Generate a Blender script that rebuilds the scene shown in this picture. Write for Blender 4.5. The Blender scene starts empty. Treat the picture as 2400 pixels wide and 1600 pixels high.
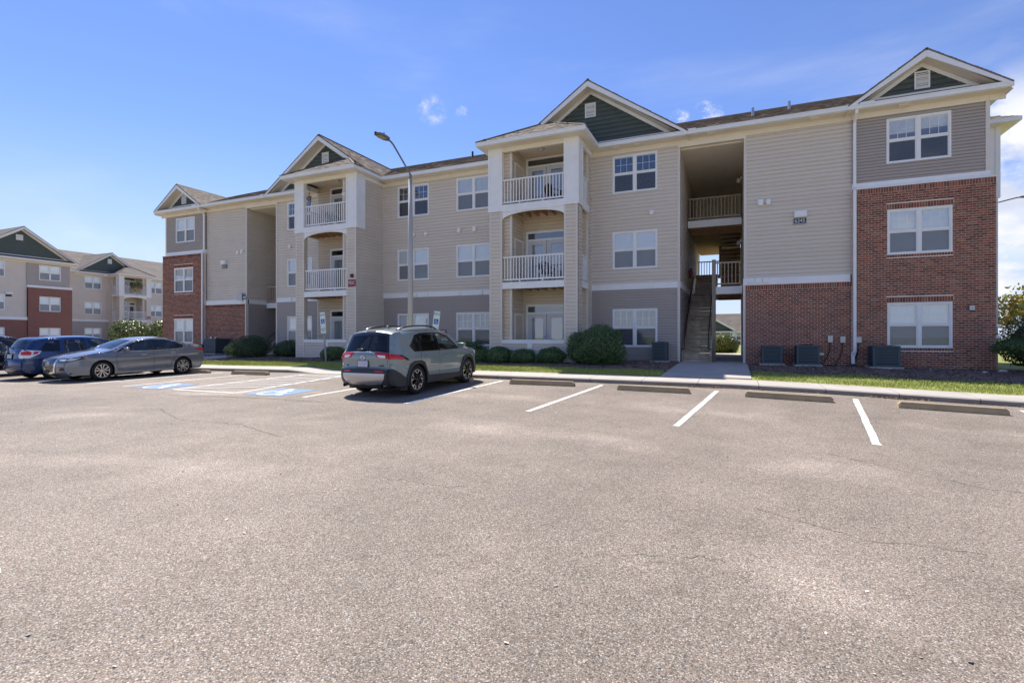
import bpy, bmesh, math, random
import numpy as np
from mathutils import Vector, Matrix
from mathutils.geometry import delaunay_2d_cdt
random.seed(7); rng = np.random.default_rng(7)
SC = bpy.context.scene
COL = SC.collection
R = math.radians

# ------------------------------------------------------------------ camera, sky, sun, exposure
cam_d = bpy.data.cameras.new('camera'); cam = bpy.data.objects.new('camera', cam_d); COL.objects.link(cam)
cam.location = (0, 0, 1.5); cam.rotation_euler = (R(90), 0, R(23.5))
cam_d.sensor_width = 36; cam_d.lens = 36 * 1206 / 2400; cam_d.shift_y = -9 / 2400
cam_d.clip_start = .05; cam_d.clip_end = 3000
SC.camera = cam
SUN = Vector((-.54, .43, 1.0)).normalized()
SUN_EL = math.asin(SUN.z)
W = bpy.data.worlds.new('World'); SC.world = W; W.use_nodes = True
sun_d = bpy.data.lights.new('sun', 'SUN'); sun = bpy.data.objects.new('sun', sun_d); COL.objects.link(sun)
sun_d.energy = 4.3; sun_d.angle = R(.53); sun_d.color = (1, .945, .86)
sun.rotation_euler = SUN.to_track_quat('Z', 'Y').to_euler(); sun.location = (-20, 20, 60)
SC.view_settings.view_transform = 'Standard'; SC.view_settings.look = 'None'
SC.view_settings.exposure = 0.66; SC.view_settings.gamma = 1; SC.view_settings.use_curve_mapping = False
SKY_STRENGTH = .10

def build_world():
    nt = W.node_tree; N = nt.nodes; L = nt.links; N.clear()
    out = N.new('ShaderNodeOutputWorld'); bg = N.new('ShaderNodeBackground')
    bg.inputs['Strength'].default_value = SKY_STRENGTH
    sky = N.new('ShaderNodeTexSky'); sky.sky_type = 'NISHITA'; sky.sun_disc = False
    sky.sun_elevation = SUN_EL; sky.sun_rotation = math.atan2(SUN.x, SUN.y)
    sky.air_density = 1.0; sky.dust_density = .0; sky.ozone_density = 3.0; sky.altitude = 0
    tc = N.new('ShaderNodeTexCoord')
    def math_(op, a, b=None, c=None, clamp=False):
        n = N.new('ShaderNodeMath'); n.operation = op; n.use_clamp = clamp
        for i, v in enumerate((a, b, c)):
            if v is None: continue
            if isinstance(v, (int, float)): n.inputs[i].default_value = v
            else: L.new(v, n.inputs[i])
        return n.outputs[0]
    def mapr(v, a, b, c=0., d=1.):
        n = N.new('ShaderNodeMapRange'); n.interpolation_type = 'SMOOTHSTEP'
        L.new(v, n.inputs['Value'])
        for k, x in zip(('From Min', 'From Max', 'To Min', 'To Max'), (a, b, c, d)): n.inputs[k].default_value = x
        return n.outputs[0]
    sep = N.new('ShaderNodeSeparateXYZ'); L.new(tc.outputs['Generated'], sep.inputs[0])
    X, Y, Z = sep.outputs
    def noise(scale, detail=6, rough=.55, stretch=(1, 1, 1), loc=(0, 0, 0), rot=0):
        mp = N.new('ShaderNodeMapping'); L.new(tc.outputs['Generated'], mp.inputs[0])
        mp.inputs['Scale'].default_value = stretch; mp.inputs['Location'].default_value = loc
        mp.inputs['Rotation'].default_value = (0, rot, rot)
        n = N.new('ShaderNodeTexNoise'); n.inputs['Scale'].default_value = scale
        n.inputs['Detail'].default_value = detail; n.inputs['Roughness'].default_value = rough
        L.new(mp.outputs[0], n.inputs['Vector']); return n.outputs[0]
    def spot(px, py, deg_in, deg_out):       # angular falloff round a direction of the sky
        u = (px - 1200) / 1206; v = (791 - py) / 1206; th = R(23.5)
        d = Vector((-math.sin(th) + u * math.cos(th), math.cos(th) + u * math.sin(th), v)).normalized()
        vm = N.new('ShaderNodeVectorMath'); vm.operation = 'DOT_PRODUCT'
        L.new(tc.outputs['Generated'], vm.inputs[0]); vm.inputs[1].default_value = d
        return mapr(vm.outputs['Value'], math.cos(R(deg_out)), math.cos(R(deg_in)))
    # fair-weather cumulus low over the horizon, denser towards the east side
    cum = mapr(noise(5.5, 9, .58, (1, 1, 2.2), (3.1, .4, .2)), .50, .66)
    low = mapr(Z, .50, .06)
    side = math_('ADD', math_('MULTIPLY', X, .9), math_('MULTIPLY', Y, -.05))
    side = mapr(side, -.16, .40)
    horizon = mapr(Z, .22, .0)
    cum1 = math_('MULTIPLY', math_('MULTIPLY', cum, low), math_('ADD', math_('MULTIPLY', side, .95), math_('MULTIPLY', horizon, .5), clamp=True))
    bank = math_('MULTIPLY', math_('MULTIPLY', spot(2440, 380, 2, 9), mapr(noise(9, 8, .6, (1, 1, 1.3)), .36, .56)), .95)
    # little lone puffs
    puffs = None
    for (px, py, a, b) in ((1010, 256, .1, 1.7), (1024, 264, .1, 1.3), (1083, 265, .0, .8), (1592, 276, .0, 1.1), (1652, 258, .0, 1.1), (1675, 266, .0, 1.0)):
        s = spot(px, py, a, b)
        s = math_('MULTIPLY', s, mapr(noise(38, 8, .68, (1, 1, 1.5), (px * .01, 0, 0)), .42, .72))
        puffs = s if puffs is None else math_('MAXIMUM', puffs, s)
    # high thin streaks
    wis = mapr(noise(2.2, 7, .6, (.35, 1.0, 2.6), (.7, .2, 0), R(35)), .46, .80)
    wis = math_('MULTIPLY', math_('MULTIPLY', wis, .30), mapr(Z, 1.0, .25))
    tot = math_('MAXIMUM', math_('MAXIMUM', cum1, bank), math_('MAXIMUM', math_('MULTIPLY', puffs, .85), wis))
    col = N.new('ShaderNodeMix'); col.data_type = 'RGBA'
    L.new(tot, col.inputs['Factor'])
    tint = N.new('ShaderNodeMix'); tint.data_type = 'RGBA'; tint.blend_type = 'MULTIPLY'
    tint.inputs['Factor'].default_value = 1; tint.inputs['B'].default_value = (.79, .83, 1.10, 1)
    L.new(sky.outputs[0], tint.inputs['A'])
    hz = N.new('ShaderNodeMix'); hz.data_type = 'RGBA'            # pale summer haze low in the sky, all the way round
    L.new(mapr(Z, .36, -.02, 0, .78), hz.inputs['Factor']); L.new(tint.outputs['Result'], hz.inputs['A']); hz.inputs['B'].default_value = (4.3, 4.9, 6.2, 1)
    L.new(hz.outputs['Result'], col.inputs['A'])
    shade = N.new('ShaderNodeMix'); shade.data_type = 'RGBA'
    L.new(mapr(noise(7, 5, .5, (1, 1, 2)), .38, .6), shade.inputs['Factor'])
    shade.inputs['A'].default_value = (4.6, 4.9, 5.8, 1); shade.inputs['B'].default_value = (7.0, 6.95, 7.0, 1)
    L.new(shade.outputs['Result'], col.inputs['B'])
    L.new(col.outputs['Result'], bg.inputs['Color']); L.new(bg.outputs[0], out.inputs[0])
build_world()

# ------------------------------------------------------------------ materials
MATS = {}
def mat(name, col, rough=.6, metal=0., var=.12, vscale=2., bump=0., bscale=60., island=0., coat=0., streak=0., alpha=None, spec=.5, tint2=None, dirt=0.):
    if name in MATS: return MATS[name]
    m = bpy.data.materials.new(name); MATS[name] = m; m.use_nodes = True
    nt = m.node_tree; N = nt.nodes; L = nt.links
    b = N['Principled BSDF']; b.inputs['Roughness'].default_value = rough; b.inputs['Metallic'].default_value = metal
    b.inputs['Coat Weight'].default_value = coat; b.inputs['Coat Roughness'].default_value = .04
    b.inputs['Specular IOR Level'].default_value = spec
    tc = N.new('ShaderNodeTexCoord')
    nz = N.new('ShaderNodeTexNoise'); nz.inputs['Scale'].default_value = vscale; nz.inputs['Detail'].default_value = 5
    mp = N.new('ShaderNodeMapping'); L.new(tc.outputs['Object'], mp.inputs[0]); L.new(mp.outputs[0], nz.inputs['Vector'])
    if streak: mp.inputs['Scale'].default_value = (1, 1, 1 / (1 + streak))
    hv = N.new('ShaderNodeMapRange'); L.new(nz.outputs[0], hv.inputs['Value'])
    hv.inputs['From Min'].default_value = .25; hv.inputs['From Max'].default_value = .75
    hv.inputs['To Min'].default_value = 1 - var; hv.inputs['To Max'].default_value = 1 + var
    val = hv.outputs[0]
    if island:
        g = N.new('ShaderNodeNewGeometry'); oi = N.new('ShaderNodeObjectInfo')
        ad = N.new('ShaderNodeMath'); ad.operation = 'ADD'; L.new(g.outputs['Random Per Island'], ad.inputs[0]); L.new(oi.outputs['Random'], ad.inputs[1])
        fr = N.new('ShaderNodeMath'); fr.operation = 'FRACT'; L.new(ad.outputs[0], fr.inputs[0])
        mr = N.new('ShaderNodeMapRange'); L.new(fr.outputs[0], mr.inputs['Value'])
        mr.inputs['To Min'].default_value = 1 - island; mr.inputs['To Max'].default_value = 1 + island
        mu = N.new('ShaderNodeMath'); mu.operation = 'MULTIPLY'; L.new(val, mu.inputs[0]); L.new(mr.outputs[0], mu.inputs[1]); val = mu.outputs[0]
    src = None
    if tint2 is not None and island:
        rp = N.new('ShaderNodeValToRGB'); rp.color_ramp.interpolation = 'LINEAR'
        cs = [col] + list(tint2)
        el = rp.color_ramp.elements
        el[0].position = 0; el[0].color = (*cs[0], 1); el[1].position = 1; el[1].color = (*cs[-1], 1)
        for i, c in enumerate(cs[1:-1]):
            e = el.new((i + 1) / (len(cs) - 1)); e.color = (*c, 1)
        m2 = N.new('ShaderNodeMath'); m2.operation = 'MULTIPLY'; L.new(fr.outputs[0], m2.inputs[0]); m2.inputs[1].default_value = 7.31
        f2 = N.new('ShaderNodeMath'); f2.operation = 'FRACT'; L.new(m2.outputs[0], f2.inputs[0])
        L.new(f2.outputs[0], rp.inputs[0]); src = rp.outputs[0]
    mx = N.new('ShaderNodeMix'); mx.data_type = 'RGBA'; mx.blend_type = 'MULTIPLY'; mx.inputs['Factor'].default_value = 1
    if src is not None: L.new(src, mx.inputs['A'])
    else: mx.inputs['A'].default_value = (*col, 1)
    L.new(val, mx.inputs['B'])
    res = mx.outputs['Result']
    if dirt:
        dn = N.new('ShaderNodeTexNoise'); dn.inputs['Scale'].default_value = .7; dn.inputs['Detail'].default_value = 8; dn.inputs['Roughness'].default_value = .65
        L.new(tc.outputs['Object'], dn.inputs['Vector'])
        dr = N.new('ShaderNodeMapRange'); L.new(dn.outputs[0], dr.inputs['Value']); dr.inputs['From Min'].default_value = .52; dr.inputs['From Max'].default_value = .75
        dr.inputs['To Max'].default_value = dirt
        dm = N.new('ShaderNodeMix'); dm.data_type = 'RGBA'; L.new(dr.outputs[0], dm.inputs['Factor']); L.new(res, dm.inputs['A'])
        dm.inputs['B'].default_value = (col[0] * .45, col[1] * .43, col[2] * .38, 1); res = dm.outputs['Result']
    L.new(res, b.inputs['Base Color'])
    if bump:
        bn = N.new('ShaderNodeTexNoise'); bn.inputs['Scale'].default_value = bscale; bn.inputs['Detail'].default_value = 4
        L.new(tc.outputs['Object'], bn.inputs['Vector'])
        bp = N.new('ShaderNodeBump'); bp.inputs['Strength'].default_value = bump; bp.inputs['Distance'].default_value = .01
        L.new(bn.outputs[0], bp.inputs['Height']); L.new(bp.outputs[0], b.inputs['Normal'])
    return m

def glass(name, tint=(.8, .85, .85), refl=1.3, base=.05, rough=.0):
    if name in MATS: return MATS[name]
    m = bpy.data.materials.new(name); MATS[name] = m; m.use_nodes = True
    nt = m.node_tree; N = nt.nodes; L = nt.links; N.clear()
    out = N.new('ShaderNodeOutputMaterial'); mix = N.new('ShaderNodeMixShader')
    tr = N.new('ShaderNodeBsdfTransparent'); tr.inputs[0].default_value = (*tint, 1)
    gl = N.new('ShaderNodeBsdfGlossy'); gl.inputs['Roughness'].default_value = rough; gl.inputs['Color'].default_value = (.95, .97, 1, 1)
    lw = N.new('ShaderNodeLayerWeight'); lw.inputs['Blend'].default_value = .5                 # thin pane: Schlick reflectance, the same from both sides
    fr = N.new('ShaderNodeMath'); fr.operation = 'POWER'; L.new(lw.outputs['Facing'], fr.inputs[0]); fr.inputs[1].default_value = 4.5
    ma = N.new('ShaderNodeMath'); ma.operation = 'MULTIPLY_ADD'; L.new(fr.outputs[0], ma.inputs[0]); ma.inputs[1].default_value = refl; ma.inputs[2].default_value = base; ma.use_clamp = True
    tc = N.new('ShaderNodeTexCoord'); nz = N.new('ShaderNodeTexNoise'); nz.inputs['Scale'].default_value = 1.3; nz.inputs['Detail'].default_value = 1
    L.new(tc.outputs['Object'], nz.inputs['Vector'])
    bp = N.new('ShaderNodeBump'); bp.inputs['Strength'].default_value = .03; bp.inputs['Distance'].default_value = .05; L.new(nz.outputs[0], bp.inputs['Height'])
    L.new(bp.outputs[0], gl.inputs['Normal'])
    L.new(ma.outputs[0], mix.inputs[0]); L.new(tr.outputs[0], mix.inputs[1]); L.new(gl.outputs[0], mix.inputs[2]); L.new(mix.outputs[0], out.inputs[0])
    return m

def screen_mat(name, col, op):
    m = bpy.data.materials.new(name); MATS[name] = m; m.use_nodes = True
    nt = m.node_tree; N = nt.nodes; L = nt.links; N.clear()
    out = N.new('ShaderNodeOutputMaterial'); mix = N.new('ShaderNodeMixShader'); mix.inputs[0].default_value = op
    tr = N.new('ShaderNodeBsdfTransparent'); df = N.new('ShaderNodeBsdfDiffuse'); df.inputs[0].default_value = (*col, 1)
    L.new(tr.outputs[0], mix.inputs[1]); L.new(df.outputs[0], mix.inputs[2]); L.new(mix.outputs[0], out.inputs[0]); return m

def asphalt_mat():
    m = bpy.data.materials.new('asphalt'); m.use_nodes = True
    nt = m.node_tree; N = nt.nodes; L = nt.links; b = N['Principled BSDF']
    geo = N.new('ShaderNodeNewGeometry')
    def vor(scale, feat='F1'):
        v = N.new('ShaderNodeTexVoronoi'); v.feature = feat; v.inputs['Scale'].default_value = scale; v.inputs['Randomness'].default_value = 1
        L.new(geo.outputs['Position'], v.inputs['Vector']); return v
    def noise(scale, d=5, rough=.55):
        n = N.new('ShaderNodeTexNoise'); n.inputs['Scale'].default_value = scale; n.inputs['Detail'].default_value = d; n.inputs['Roughness'].default_value = rough
        L.new(geo.outputs['Position'], n.inputs['Vector']); return n.outputs[0]
    def mr(v, a, b_, c, d):
        n = N.new('ShaderNodeMapRange'); L.new(v, n.inputs['Value'])
        for k, x in zip(('From Min', 'From Max', 'To Min', 'To Max'), (a, b_, c, d)): n.inputs[k].default_value = x
        return n.outputs[0]
    def mul(a, b_):
        n = N.new('ShaderNodeMath'); n.operation = 'MULTIPLY'
        for i, v in enumerate((a, b_)):
            if isinstance(v, float): n.inputs[i].default_value = v
            else: L.new(v, n.inputs[i])
        return n.outputs[0]
    v1 = vor(118); v2 = vor(230)
    sp = N.new('ShaderNodeSeparateColor'); L.new(v1.outputs['Color'], sp.inputs[0])
    ramp = N.new('ShaderNodeValToRGB'); L.new(sp.outputs[0], ramp.inputs[0])
    e = ramp.color_ramp.elements; e[0].position = 0; e[0].color = (.12, .10, .085, 1); e[1].position = 1; e[1].color = (.58, .52, .45, 1)
    for p, c in ((.22, (.23, .185, .148)), (.42, (.285, .232, .183)), (.6, (.345, .255, .18)), (.72, (.275, .243, .215)), (.88, (.42, .36, .295))):
        q = e.new(p); q.color = (*c, 1)
    sp2 = N.new('ShaderNodeSeparateColor'); L.new(v2.outputs['Color'], sp2.inputs[0])
    fine = mr(sp2.outputs[0], 0, 1, .72, 1.22)
    crev = mr(v1.outputs['Distance'], .40, .85, 1.06, .52)
    big = mr(noise(.16, 6, .62), .30, .70, .78, 1.20)
    mid = mr(noise(1.1, 7, .68), .3, .7, .86, 1.14)
    # scuffed tyre sweeps: thin pale bands of a distorted ring pattern
    mp = N.new('ShaderNodeMapping'); L.new(geo.outputs['Position'], mp.inputs[0]); mp.inputs['Location'].default_value = (2, 16, 0)
    wv = N.new('ShaderNodeTexWave'); wv.wave_type = 'RINGS'; wv.rings_direction = 'Z'; wv.inputs['Scale'].default_value = .085; wv.inputs['Distortion'].default_value = 2.2; wv.inputs['Detail'].default_value = 3; wv.inputs['Detail Scale'].default_value = .7
    L.new(mp.outputs[0], wv.inputs['Vector'])
    sweep = mr(wv.outputs['Fac'], .70, .99, 0, .40)
    sweep = mul(sweep, mr(noise(.35, 4), .45, .65, 0, 1))
    ad = N.new('ShaderNodeMath'); ad.operation = 'ADD'; L.new(sweep, ad.inputs[0]); ad.inputs[1].default_value = 1.0
    oil = mr(noise(.62, 6, .72), .60, .76, 1, .74)
    t = mul(mul(mul(fine, crev), mul(big, mid)), mul(ad.outputs[0], oil))
    mx = N.new('ShaderNodeMix'); mx.data_type = 'RGBA'; mx.blend_type = 'MULTIPLY'; mx.inputs['Factor'].default_value = 1
    L.new(ramp.outputs[0], mx.inputs['A']); L.new(t, mx.inputs['B']); L.new(mx.outputs['Result'], b.inputs['Base Color'])
    b.inputs['Roughness'].default_value = .82; b.inputs['Specular IOR Level'].default_value = .35
    bp = N.new('ShaderNodeBump'); bp.inputs['Strength'].default_value = .7; bp.inputs['Distance'].default_value = .003; bp.invert = True
    L.new(v1.outputs['Distance'], bp.inputs['Height'])
    bp2 = N.new('ShaderNodeBump'); bp2.inputs['Strength'].default_value = .35; bp2.inputs['Distance'].default_value = .02; L.new(noise(9, 5), bp2.inputs['Height'])
    L.new(bp.outputs[0], bp2.inputs['Normal']); L.new(bp2.outputs[0], b.inputs['Normal'])
    return m

def far_brick_mat():
    m = bpy.data.materials.new('far_brick'); m.use_nodes = True
    nt = m.node_tree; N = nt.nodes; L = nt.links; b = N['Principled BSDF']; b.inputs['Roughness'].default_value = .85
    tc = N.new('ShaderNodeTexCoord'); sp = N.new('ShaderNodeSeparateXYZ'); L.new(tc.outputs['Object'], sp.inputs[0])
    cb = N.new('ShaderNodeCombineXYZ')
    ad = N.new('ShaderNodeMath'); ad.operation = 'ADD'; L.new(sp.outputs[0], ad.inputs[0]); L.new(sp.outputs[1], ad.inputs[1])
    L.new(ad.outputs[0], cb.inputs[0]); L.new(sp.outputs[2], cb.inputs[1])
    br = N.new('ShaderNodeTexBrick'); L.new(cb.outputs[0], br.inputs['Vector']); br.inputs['Scale'].default_value = 1
    br.inputs['Brick Width'].default_value = .2032; br.inputs['Row Height'].default_value = .0813; br.inputs['Mortar Size'].default_value = .006
    br.inputs['Color1'].default_value = (.20, .065, .045, 1); br.inputs['Color2'].default_value = (.255, .095, .065, 1); br.inputs['Mortar'].default_value = (.40, .29, .25, 1)
    L.new(br.outputs[0], b.inputs['Base Color']); return m

BEIGE = mat('beige_vinyl', (.69, .61, .52), .55, var=.05, vscale=.8, island=.025, bump=.08, bscale=25, dirt=.12)
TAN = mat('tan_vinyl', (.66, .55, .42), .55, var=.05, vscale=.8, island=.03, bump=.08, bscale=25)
GRAY = mat('taupe_vinyl', (.42, .365, .33), .55, var=.05, vscale=.8, island=.025, bump=.08, bscale=25, dirt=.12)
WHITE = mat('white_trim', (.86, .85, .83), .45, var=.04, vscale=3, dirt=.10)
BTRIM = mat('beige_trim', (.72, .65, .57), .5, var=.04, dirt=.1)
CREAM = mat('cream_soffit', (.84, .76, .63), .55, var=.05, bump=.1, bscale=8)
GREEN = mat('green_shake', (.078, .098, .088), .65, var=.08, island=.07)
DARKIN = mat('dark_interior', (.012, .013, .016), .9)
WOOD = mat('treated_wood', (.46, .37, .275), .8, var=.3, vscale=4, streak=6, bump=.3, bscale=30, island=.24)
JOIST = mat('joist_wood', (.46, .28, .155), .8, var=.25, vscale=4, island=.15)
BRICK = mat('red_brick', (.235, .074, .045), .85, var=.22, vscale=9, bump=.35, bscale=90, island=.30,
            tint2=[(.285, .09, .052), (.18, .06, .04), (.33, .125, .07), (.14, .06, .046), (.26, .083, .048), (.23, .13, .095)])
MORTAR = mat('mortar', (.80, .69, .60), .9, var=.1, bump=.2, bscale=80)
SHINGLE = mat('shingle', (.15, .115, .085), .9, var=.18, vscale=14, bump=.4, bscale=120, island=.22,
              tint2=[(.235, .18, .135), (.10, .08, .064), (.30, .235, .175), (.16, .135, .115), (.21, .145, .10)])
CONC = mat('concrete', (.50, .455, .395), .85, var=.10, vscale=1.6, bump=.2, bscale=70, dirt=.35)
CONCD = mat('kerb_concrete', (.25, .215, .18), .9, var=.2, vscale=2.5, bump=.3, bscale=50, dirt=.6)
STOPM = mat('wheel_stop_concrete', (.40, .30, .175), .9, var=.15, vscale=5, bump=.3, bscale=60, dirt=.3)
PAINT = mat('white_road_paint', (.80, .79, .76), .65, var=.16, vscale=38, bump=.4, bscale=85, dirt=.45)
BLUEP = mat('blue_road_paint', (.13, .25, .43), .7, var=.28, vscale=30, bump=.4, bscale=85, dirt=.45)
GLASS = glass('window_glass', (.92, .95, .96), .85, .19)
BLIND = mat('blind_slat', (.90, .89, .86), .5, var=.03)
SCREEN = screen_mat('insect_screen', (.12, .125, .14), .46)
METAL = mat('galvanised', (.42, .43, .44), .4, .7, var=.1)
LAMPGR = mat('lamp_grey', (.20, .205, .20), .45, .5)
POLEM = mat('concrete_pole', (.44, .42, .40), .6, var=.08)
BLACKM = mat('black_metal', (.015, .015, .017), .4)
ACM = mat('condenser_metal', (.058, .09, .11), .5, .2, var=.1)
ACD = mat('condenser_dark', (.012, .016, .02), .6)
MULCH = mat('mulch', (.21, .14, .105), .95, var=.35, vscale=12, bump=.8, bscale=40)
CHIP = mat('mulch_chip', (.20, .125, .10), .95, var=.2, island=.5, tint2=[(.13, .085, .075), (.30, .20, .15), (.11, .08, .072), (.46, .35, .27)])
LAWN = mat('lawn_soil', (.28, .29, .08), .95, var=.3, vscale=3, bump=.5, bscale=60)
BLADE = mat('grass_blade', (.36, .43, .075), .7, var=.15, island=.25, tint2=[(.33, .40, .075), (.52, .52, .13), (.27, .36, .06), (.55, .46, .18)])
DOORW = mat('door_white', (.62, .62, .63), .4, var=.03)
SIGNW = mat('sign_white', (.72, .80, .78), .4, var=.03)
SIGNB = mat('sign_blue', (.01, .09, .36), .4)
SIGNG = mat('sign_green', (.03, .22, .10), .5)
SIGNR = mat('sign_red', (.28, .02, .03), .5)
PLATEB = mat('plaque_black', (.015, .016, .022), .4)
TYRE = mat('tyre', (.013, .013, .014), .8, bump=.3, bscale=80)
ASPH = asphalt_mat()
FBRICK = far_brick_mat()
FSHING = mat('far_shingle', (.135, .110, .092), .9, var=.32, vscale=.9, streak=2, bump=.3, bscale=30)

# ------------------------------------------------------------------ mesh helpers
class MB:
    def __init__(s): s.v = []; s.f = []; s.m = []; s.cuts = []
    def face(s, pts, mi=0):
        n = len(s.v); s.v.extend(tuple(p) for p in pts); s.f.append(tuple(range(n, n + len(pts)))); s.m.append(mi)
    def box(s, x0, x1, y0, y1, z0, z1, mi=0, skip=''):
        if x0 > x1: x0, x1 = x1, x0
        if y0 > y1: y0, y1 = y1, y0
        n = len(s.v)
        s.v += [(x0, y0, z0), (x1, y0, z0), (x1, y1, z0), (x0, y1, z0), (x0, y0, z1), (x1, y0, z1), (x1, y1, z1), (x0, y1, z1)]
        for key, q in (('b', (0, 3, 2, 1)), ('t', (4, 5, 6, 7)), ('f', (0, 1, 5, 4)), ('r', (1, 2, 6, 5)), ('k', (2, 3, 7, 6)), ('l', (3, 0, 4, 7))):
            if key in skip: continue
            s.f.append(tuple(n + i for i in q)); s.m.append(mi)
    def prism(s, poly, y0, y1, mi=0):          # poly in (x,z), counter-clockwise seen from -y
        a = sum(poly[i - 1][0] * poly[i][1] - poly[i][0] * poly[i - 1][1] for i in range(len(poly)))
        if a < 0: poly = poly[::-1]
        n = len(s.v); k = len(poly)
        s.v += [(x, y0, z) for x, z in poly] + [(x, y1, z) for x, z in poly]
        s.f.append(tuple(n + i for i in range(k))); s.m.append(mi)
        s.f.append(tuple(n + k + i for i in reversed(range(k)))); s.m.append(mi)
        for i in range(k):
            j = (i + 1) % k; s.f.append((n + i, n + k + i, n + k + j, n + j)); s.m.append(mi)
    def obox(s, c, ax, ay, az, mi=0):          # oriented box: centre and three half vectors
        c, ax, ay, az = map(Vector, (c, ax, ay, az)); n = len(s.v)
        for dz in (-1, 1):
            for dx, dy in ((-1, -1), (1, -1), (1, 1), (-1, 1)): s.v.append(tuple(c + ax * dx + ay * dy + az * dz))
        for q in ((0, 3, 2, 1), (4, 5, 6, 7), (0, 1, 5, 4), (1, 2, 6, 5), (2, 3, 7, 6), (3, 0, 4, 7)): s.f.append(tuple(n + i for i in q)); s.m.append(mi)
    def bar(s, a, b, w, h, mi=0):              # rectangular bar from a to b
        a, b = Vector(a), Vector(b); d = b - a; L_ = d.length; d.normalize()
        up = Vector((0, 0, 1)) if abs(d.z) < .95 else Vector((1, 0, 0))
        sx = d.cross(up).normalized(); sz = sx.cross(d)
        s.obox((a + b) / 2, sx * w / 2, d * L_ / 2, sz * h / 2, mi)
    def tube(s, pts, r, k=8, mi=0, cap=True):
        pts = [Vector(p) for p in pts]; rs = r if isinstance(r, (list, tuple)) else [r] * len(pts)
        n0 = len(s.v); prev = None
        for i, p in enumerate(pts):
            d = (pts[min(i + 1, len(pts) - 1)] - pts[max(i - 1, 0)]).normalized()
            if prev is None:
                up = Vector((0, 0, 1)) if abs(d.z) < .9 else Vector((1, 0, 0)); sx = d.cross(up).normalized()
            else: sx = (prev - d * prev.dot(d)).normalized()
            prev = sx; sy = d.cross(sx)
            for j in range(k):
                a = 2 * math.pi * j / k; s.v.append(tuple(p + (sx * math.cos(a) + sy * math.sin(a)) * rs[i]))
        for i in range(len(pts) - 1):
            for j in range(k):
                a = n0 + i * k + j; b = n0 + i * k + (j + 1) % k
                s.f.append((a, b, b + k, a + k)); s.m.append(mi)
        if cap:
            s.f.append(tuple(n0 + j for j in reversed(range(k)))); s.m.append(mi)
            s.f.append(tuple(n0 + (len(pts) - 1) * k + j for j in range(k))); s.m.append(mi)
    def lathe(s, prof, k=24, axis='z', c=(0, 0, 0), mi=0, closed=False):    # prof: (r, h)
        n0 = len(s.v)
        for r, h in prof:
            for j in range(k):
                a = 2 * math.pi * j / k; x, y = r * math.cos(a), r * math.sin(a)
                p = (x, y, h) if axis == 'z' else ((x, h, y) if axis == 'y' else (h, x, y))
                s.v.append((p[0] + c[0], p[1] + c[1], p[2] + c[2]))
        m_ = len(prof); rng_ = m_ if closed else m_ - 1
        for i in range(rng_):
            for j in range(k):
                a = n0 + i * k + j; b = n0 + i * k + (j + 1) % k; c2 = n0 + ((i + 1) % m_) * k + (j + 1) % k; d = n0 + ((i + 1) % m_) * k + j
                s.f.append((a, b, c2, d)); s.m.append(mi)
    def build(s, name, mats, parent=None, smooth=False, loc=None):
        me = bpy.data.meshes.new(name); me.from_pydata(s.v, [], s.f)
        for m_ in (mats if isinstance(mats, (list, tuple)) else [mats]): me.materials.append(m_)
        if any(s.m): me.polygons.foreach_set('material_index', s.m)
        if smooth:
            bm = bmesh.new(); bm.from_mesh(me); bmesh.ops.recalc_face_normals(bm, faces=bm.faces); bm.to_mesh(me); bm.free()
            me.polygons.foreach_set('use_smooth', [True] * len(me.polygons))
        me.update()
        return link(name, me, parent, loc)

def link(name, data, parent=None, loc=None):
    o = bpy.data.objects.new(name, data); COL.objects.link(o)
    if parent: o.parent = parent
    if loc is not None: o.location = loc
    return o
def tag(o, label=None, cat=None, group=None, kind=None):
    if label: o['label'] = label
    if cat: o['category'] = cat
    if group: o['group'] = group
    if kind: o['kind'] = kind
    return o
def thing(name, label, cat, loc=(0, 0, 0), rz=0., group=None):
    o = link(name, None); o.location = loc; o.rotation_euler = (0, 0, rz); o.empty_display_size = .2
    return tag(o, label, cat, group)
def quads_mesh(name, V, mats, parent=None, k=4, normals_up=False, mi=None):      # V: (n,k,3) array of separate faces
    n = len(V); me = bpy.data.meshes.new(name)
    me.vertices.add(n * k); me.vertices.foreach_set('co', np.ascontiguousarray(V, dtype=np.float32).reshape(-1))
    me.loops.add(n * k); me.loops.foreach_set('vertex_index', np.arange(n * k, dtype=np.int32))
    me.polygons.add(n); me.polygons.foreach_set('loop_start', np.arange(0, n * k, k, dtype=np.int32))
    try: me.polygons.foreach_set('loop_total', np.full(n, k, dtype=np.int32))
    except Exception: pass
    for m_ in (mats if isinstance(mats, (list, tuple)) else [mats]): me.materials.append(m_)
    if mi is not None: me.polygons.foreach_set('material_index', mi)
    me.update(calc_edges=True); me.validate()
    return link(name, me, parent)
def text_mesh(name, body, size, m, parent, loc, rot=(R(90), 0, 0), depth=.004, sx=1.):
    cu = bpy.data.curves.new(name, 'FONT'); cu.body = body; cu.size = size; cu.align_x = 'CENTER'; cu.align_y = 'CENTER'; cu.extrude = depth; cu.space_line = .85
    ob = bpy.data.objects.new(name, cu); COL.objects.link(ob)
    dg = bpy.context.evaluated_depsgraph_get(); dg.update()
    me = bpy.data.meshes.new_from_object(ob.evaluated_get(dg)); me.name = name
    bpy.data.objects.remove(ob); me.materials.clear(); me.materials.append(m)
    o = link(name, me, parent); o.location = loc; o.rotation_euler = rot; o.scale = (sx, 1, 1); return o
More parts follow.
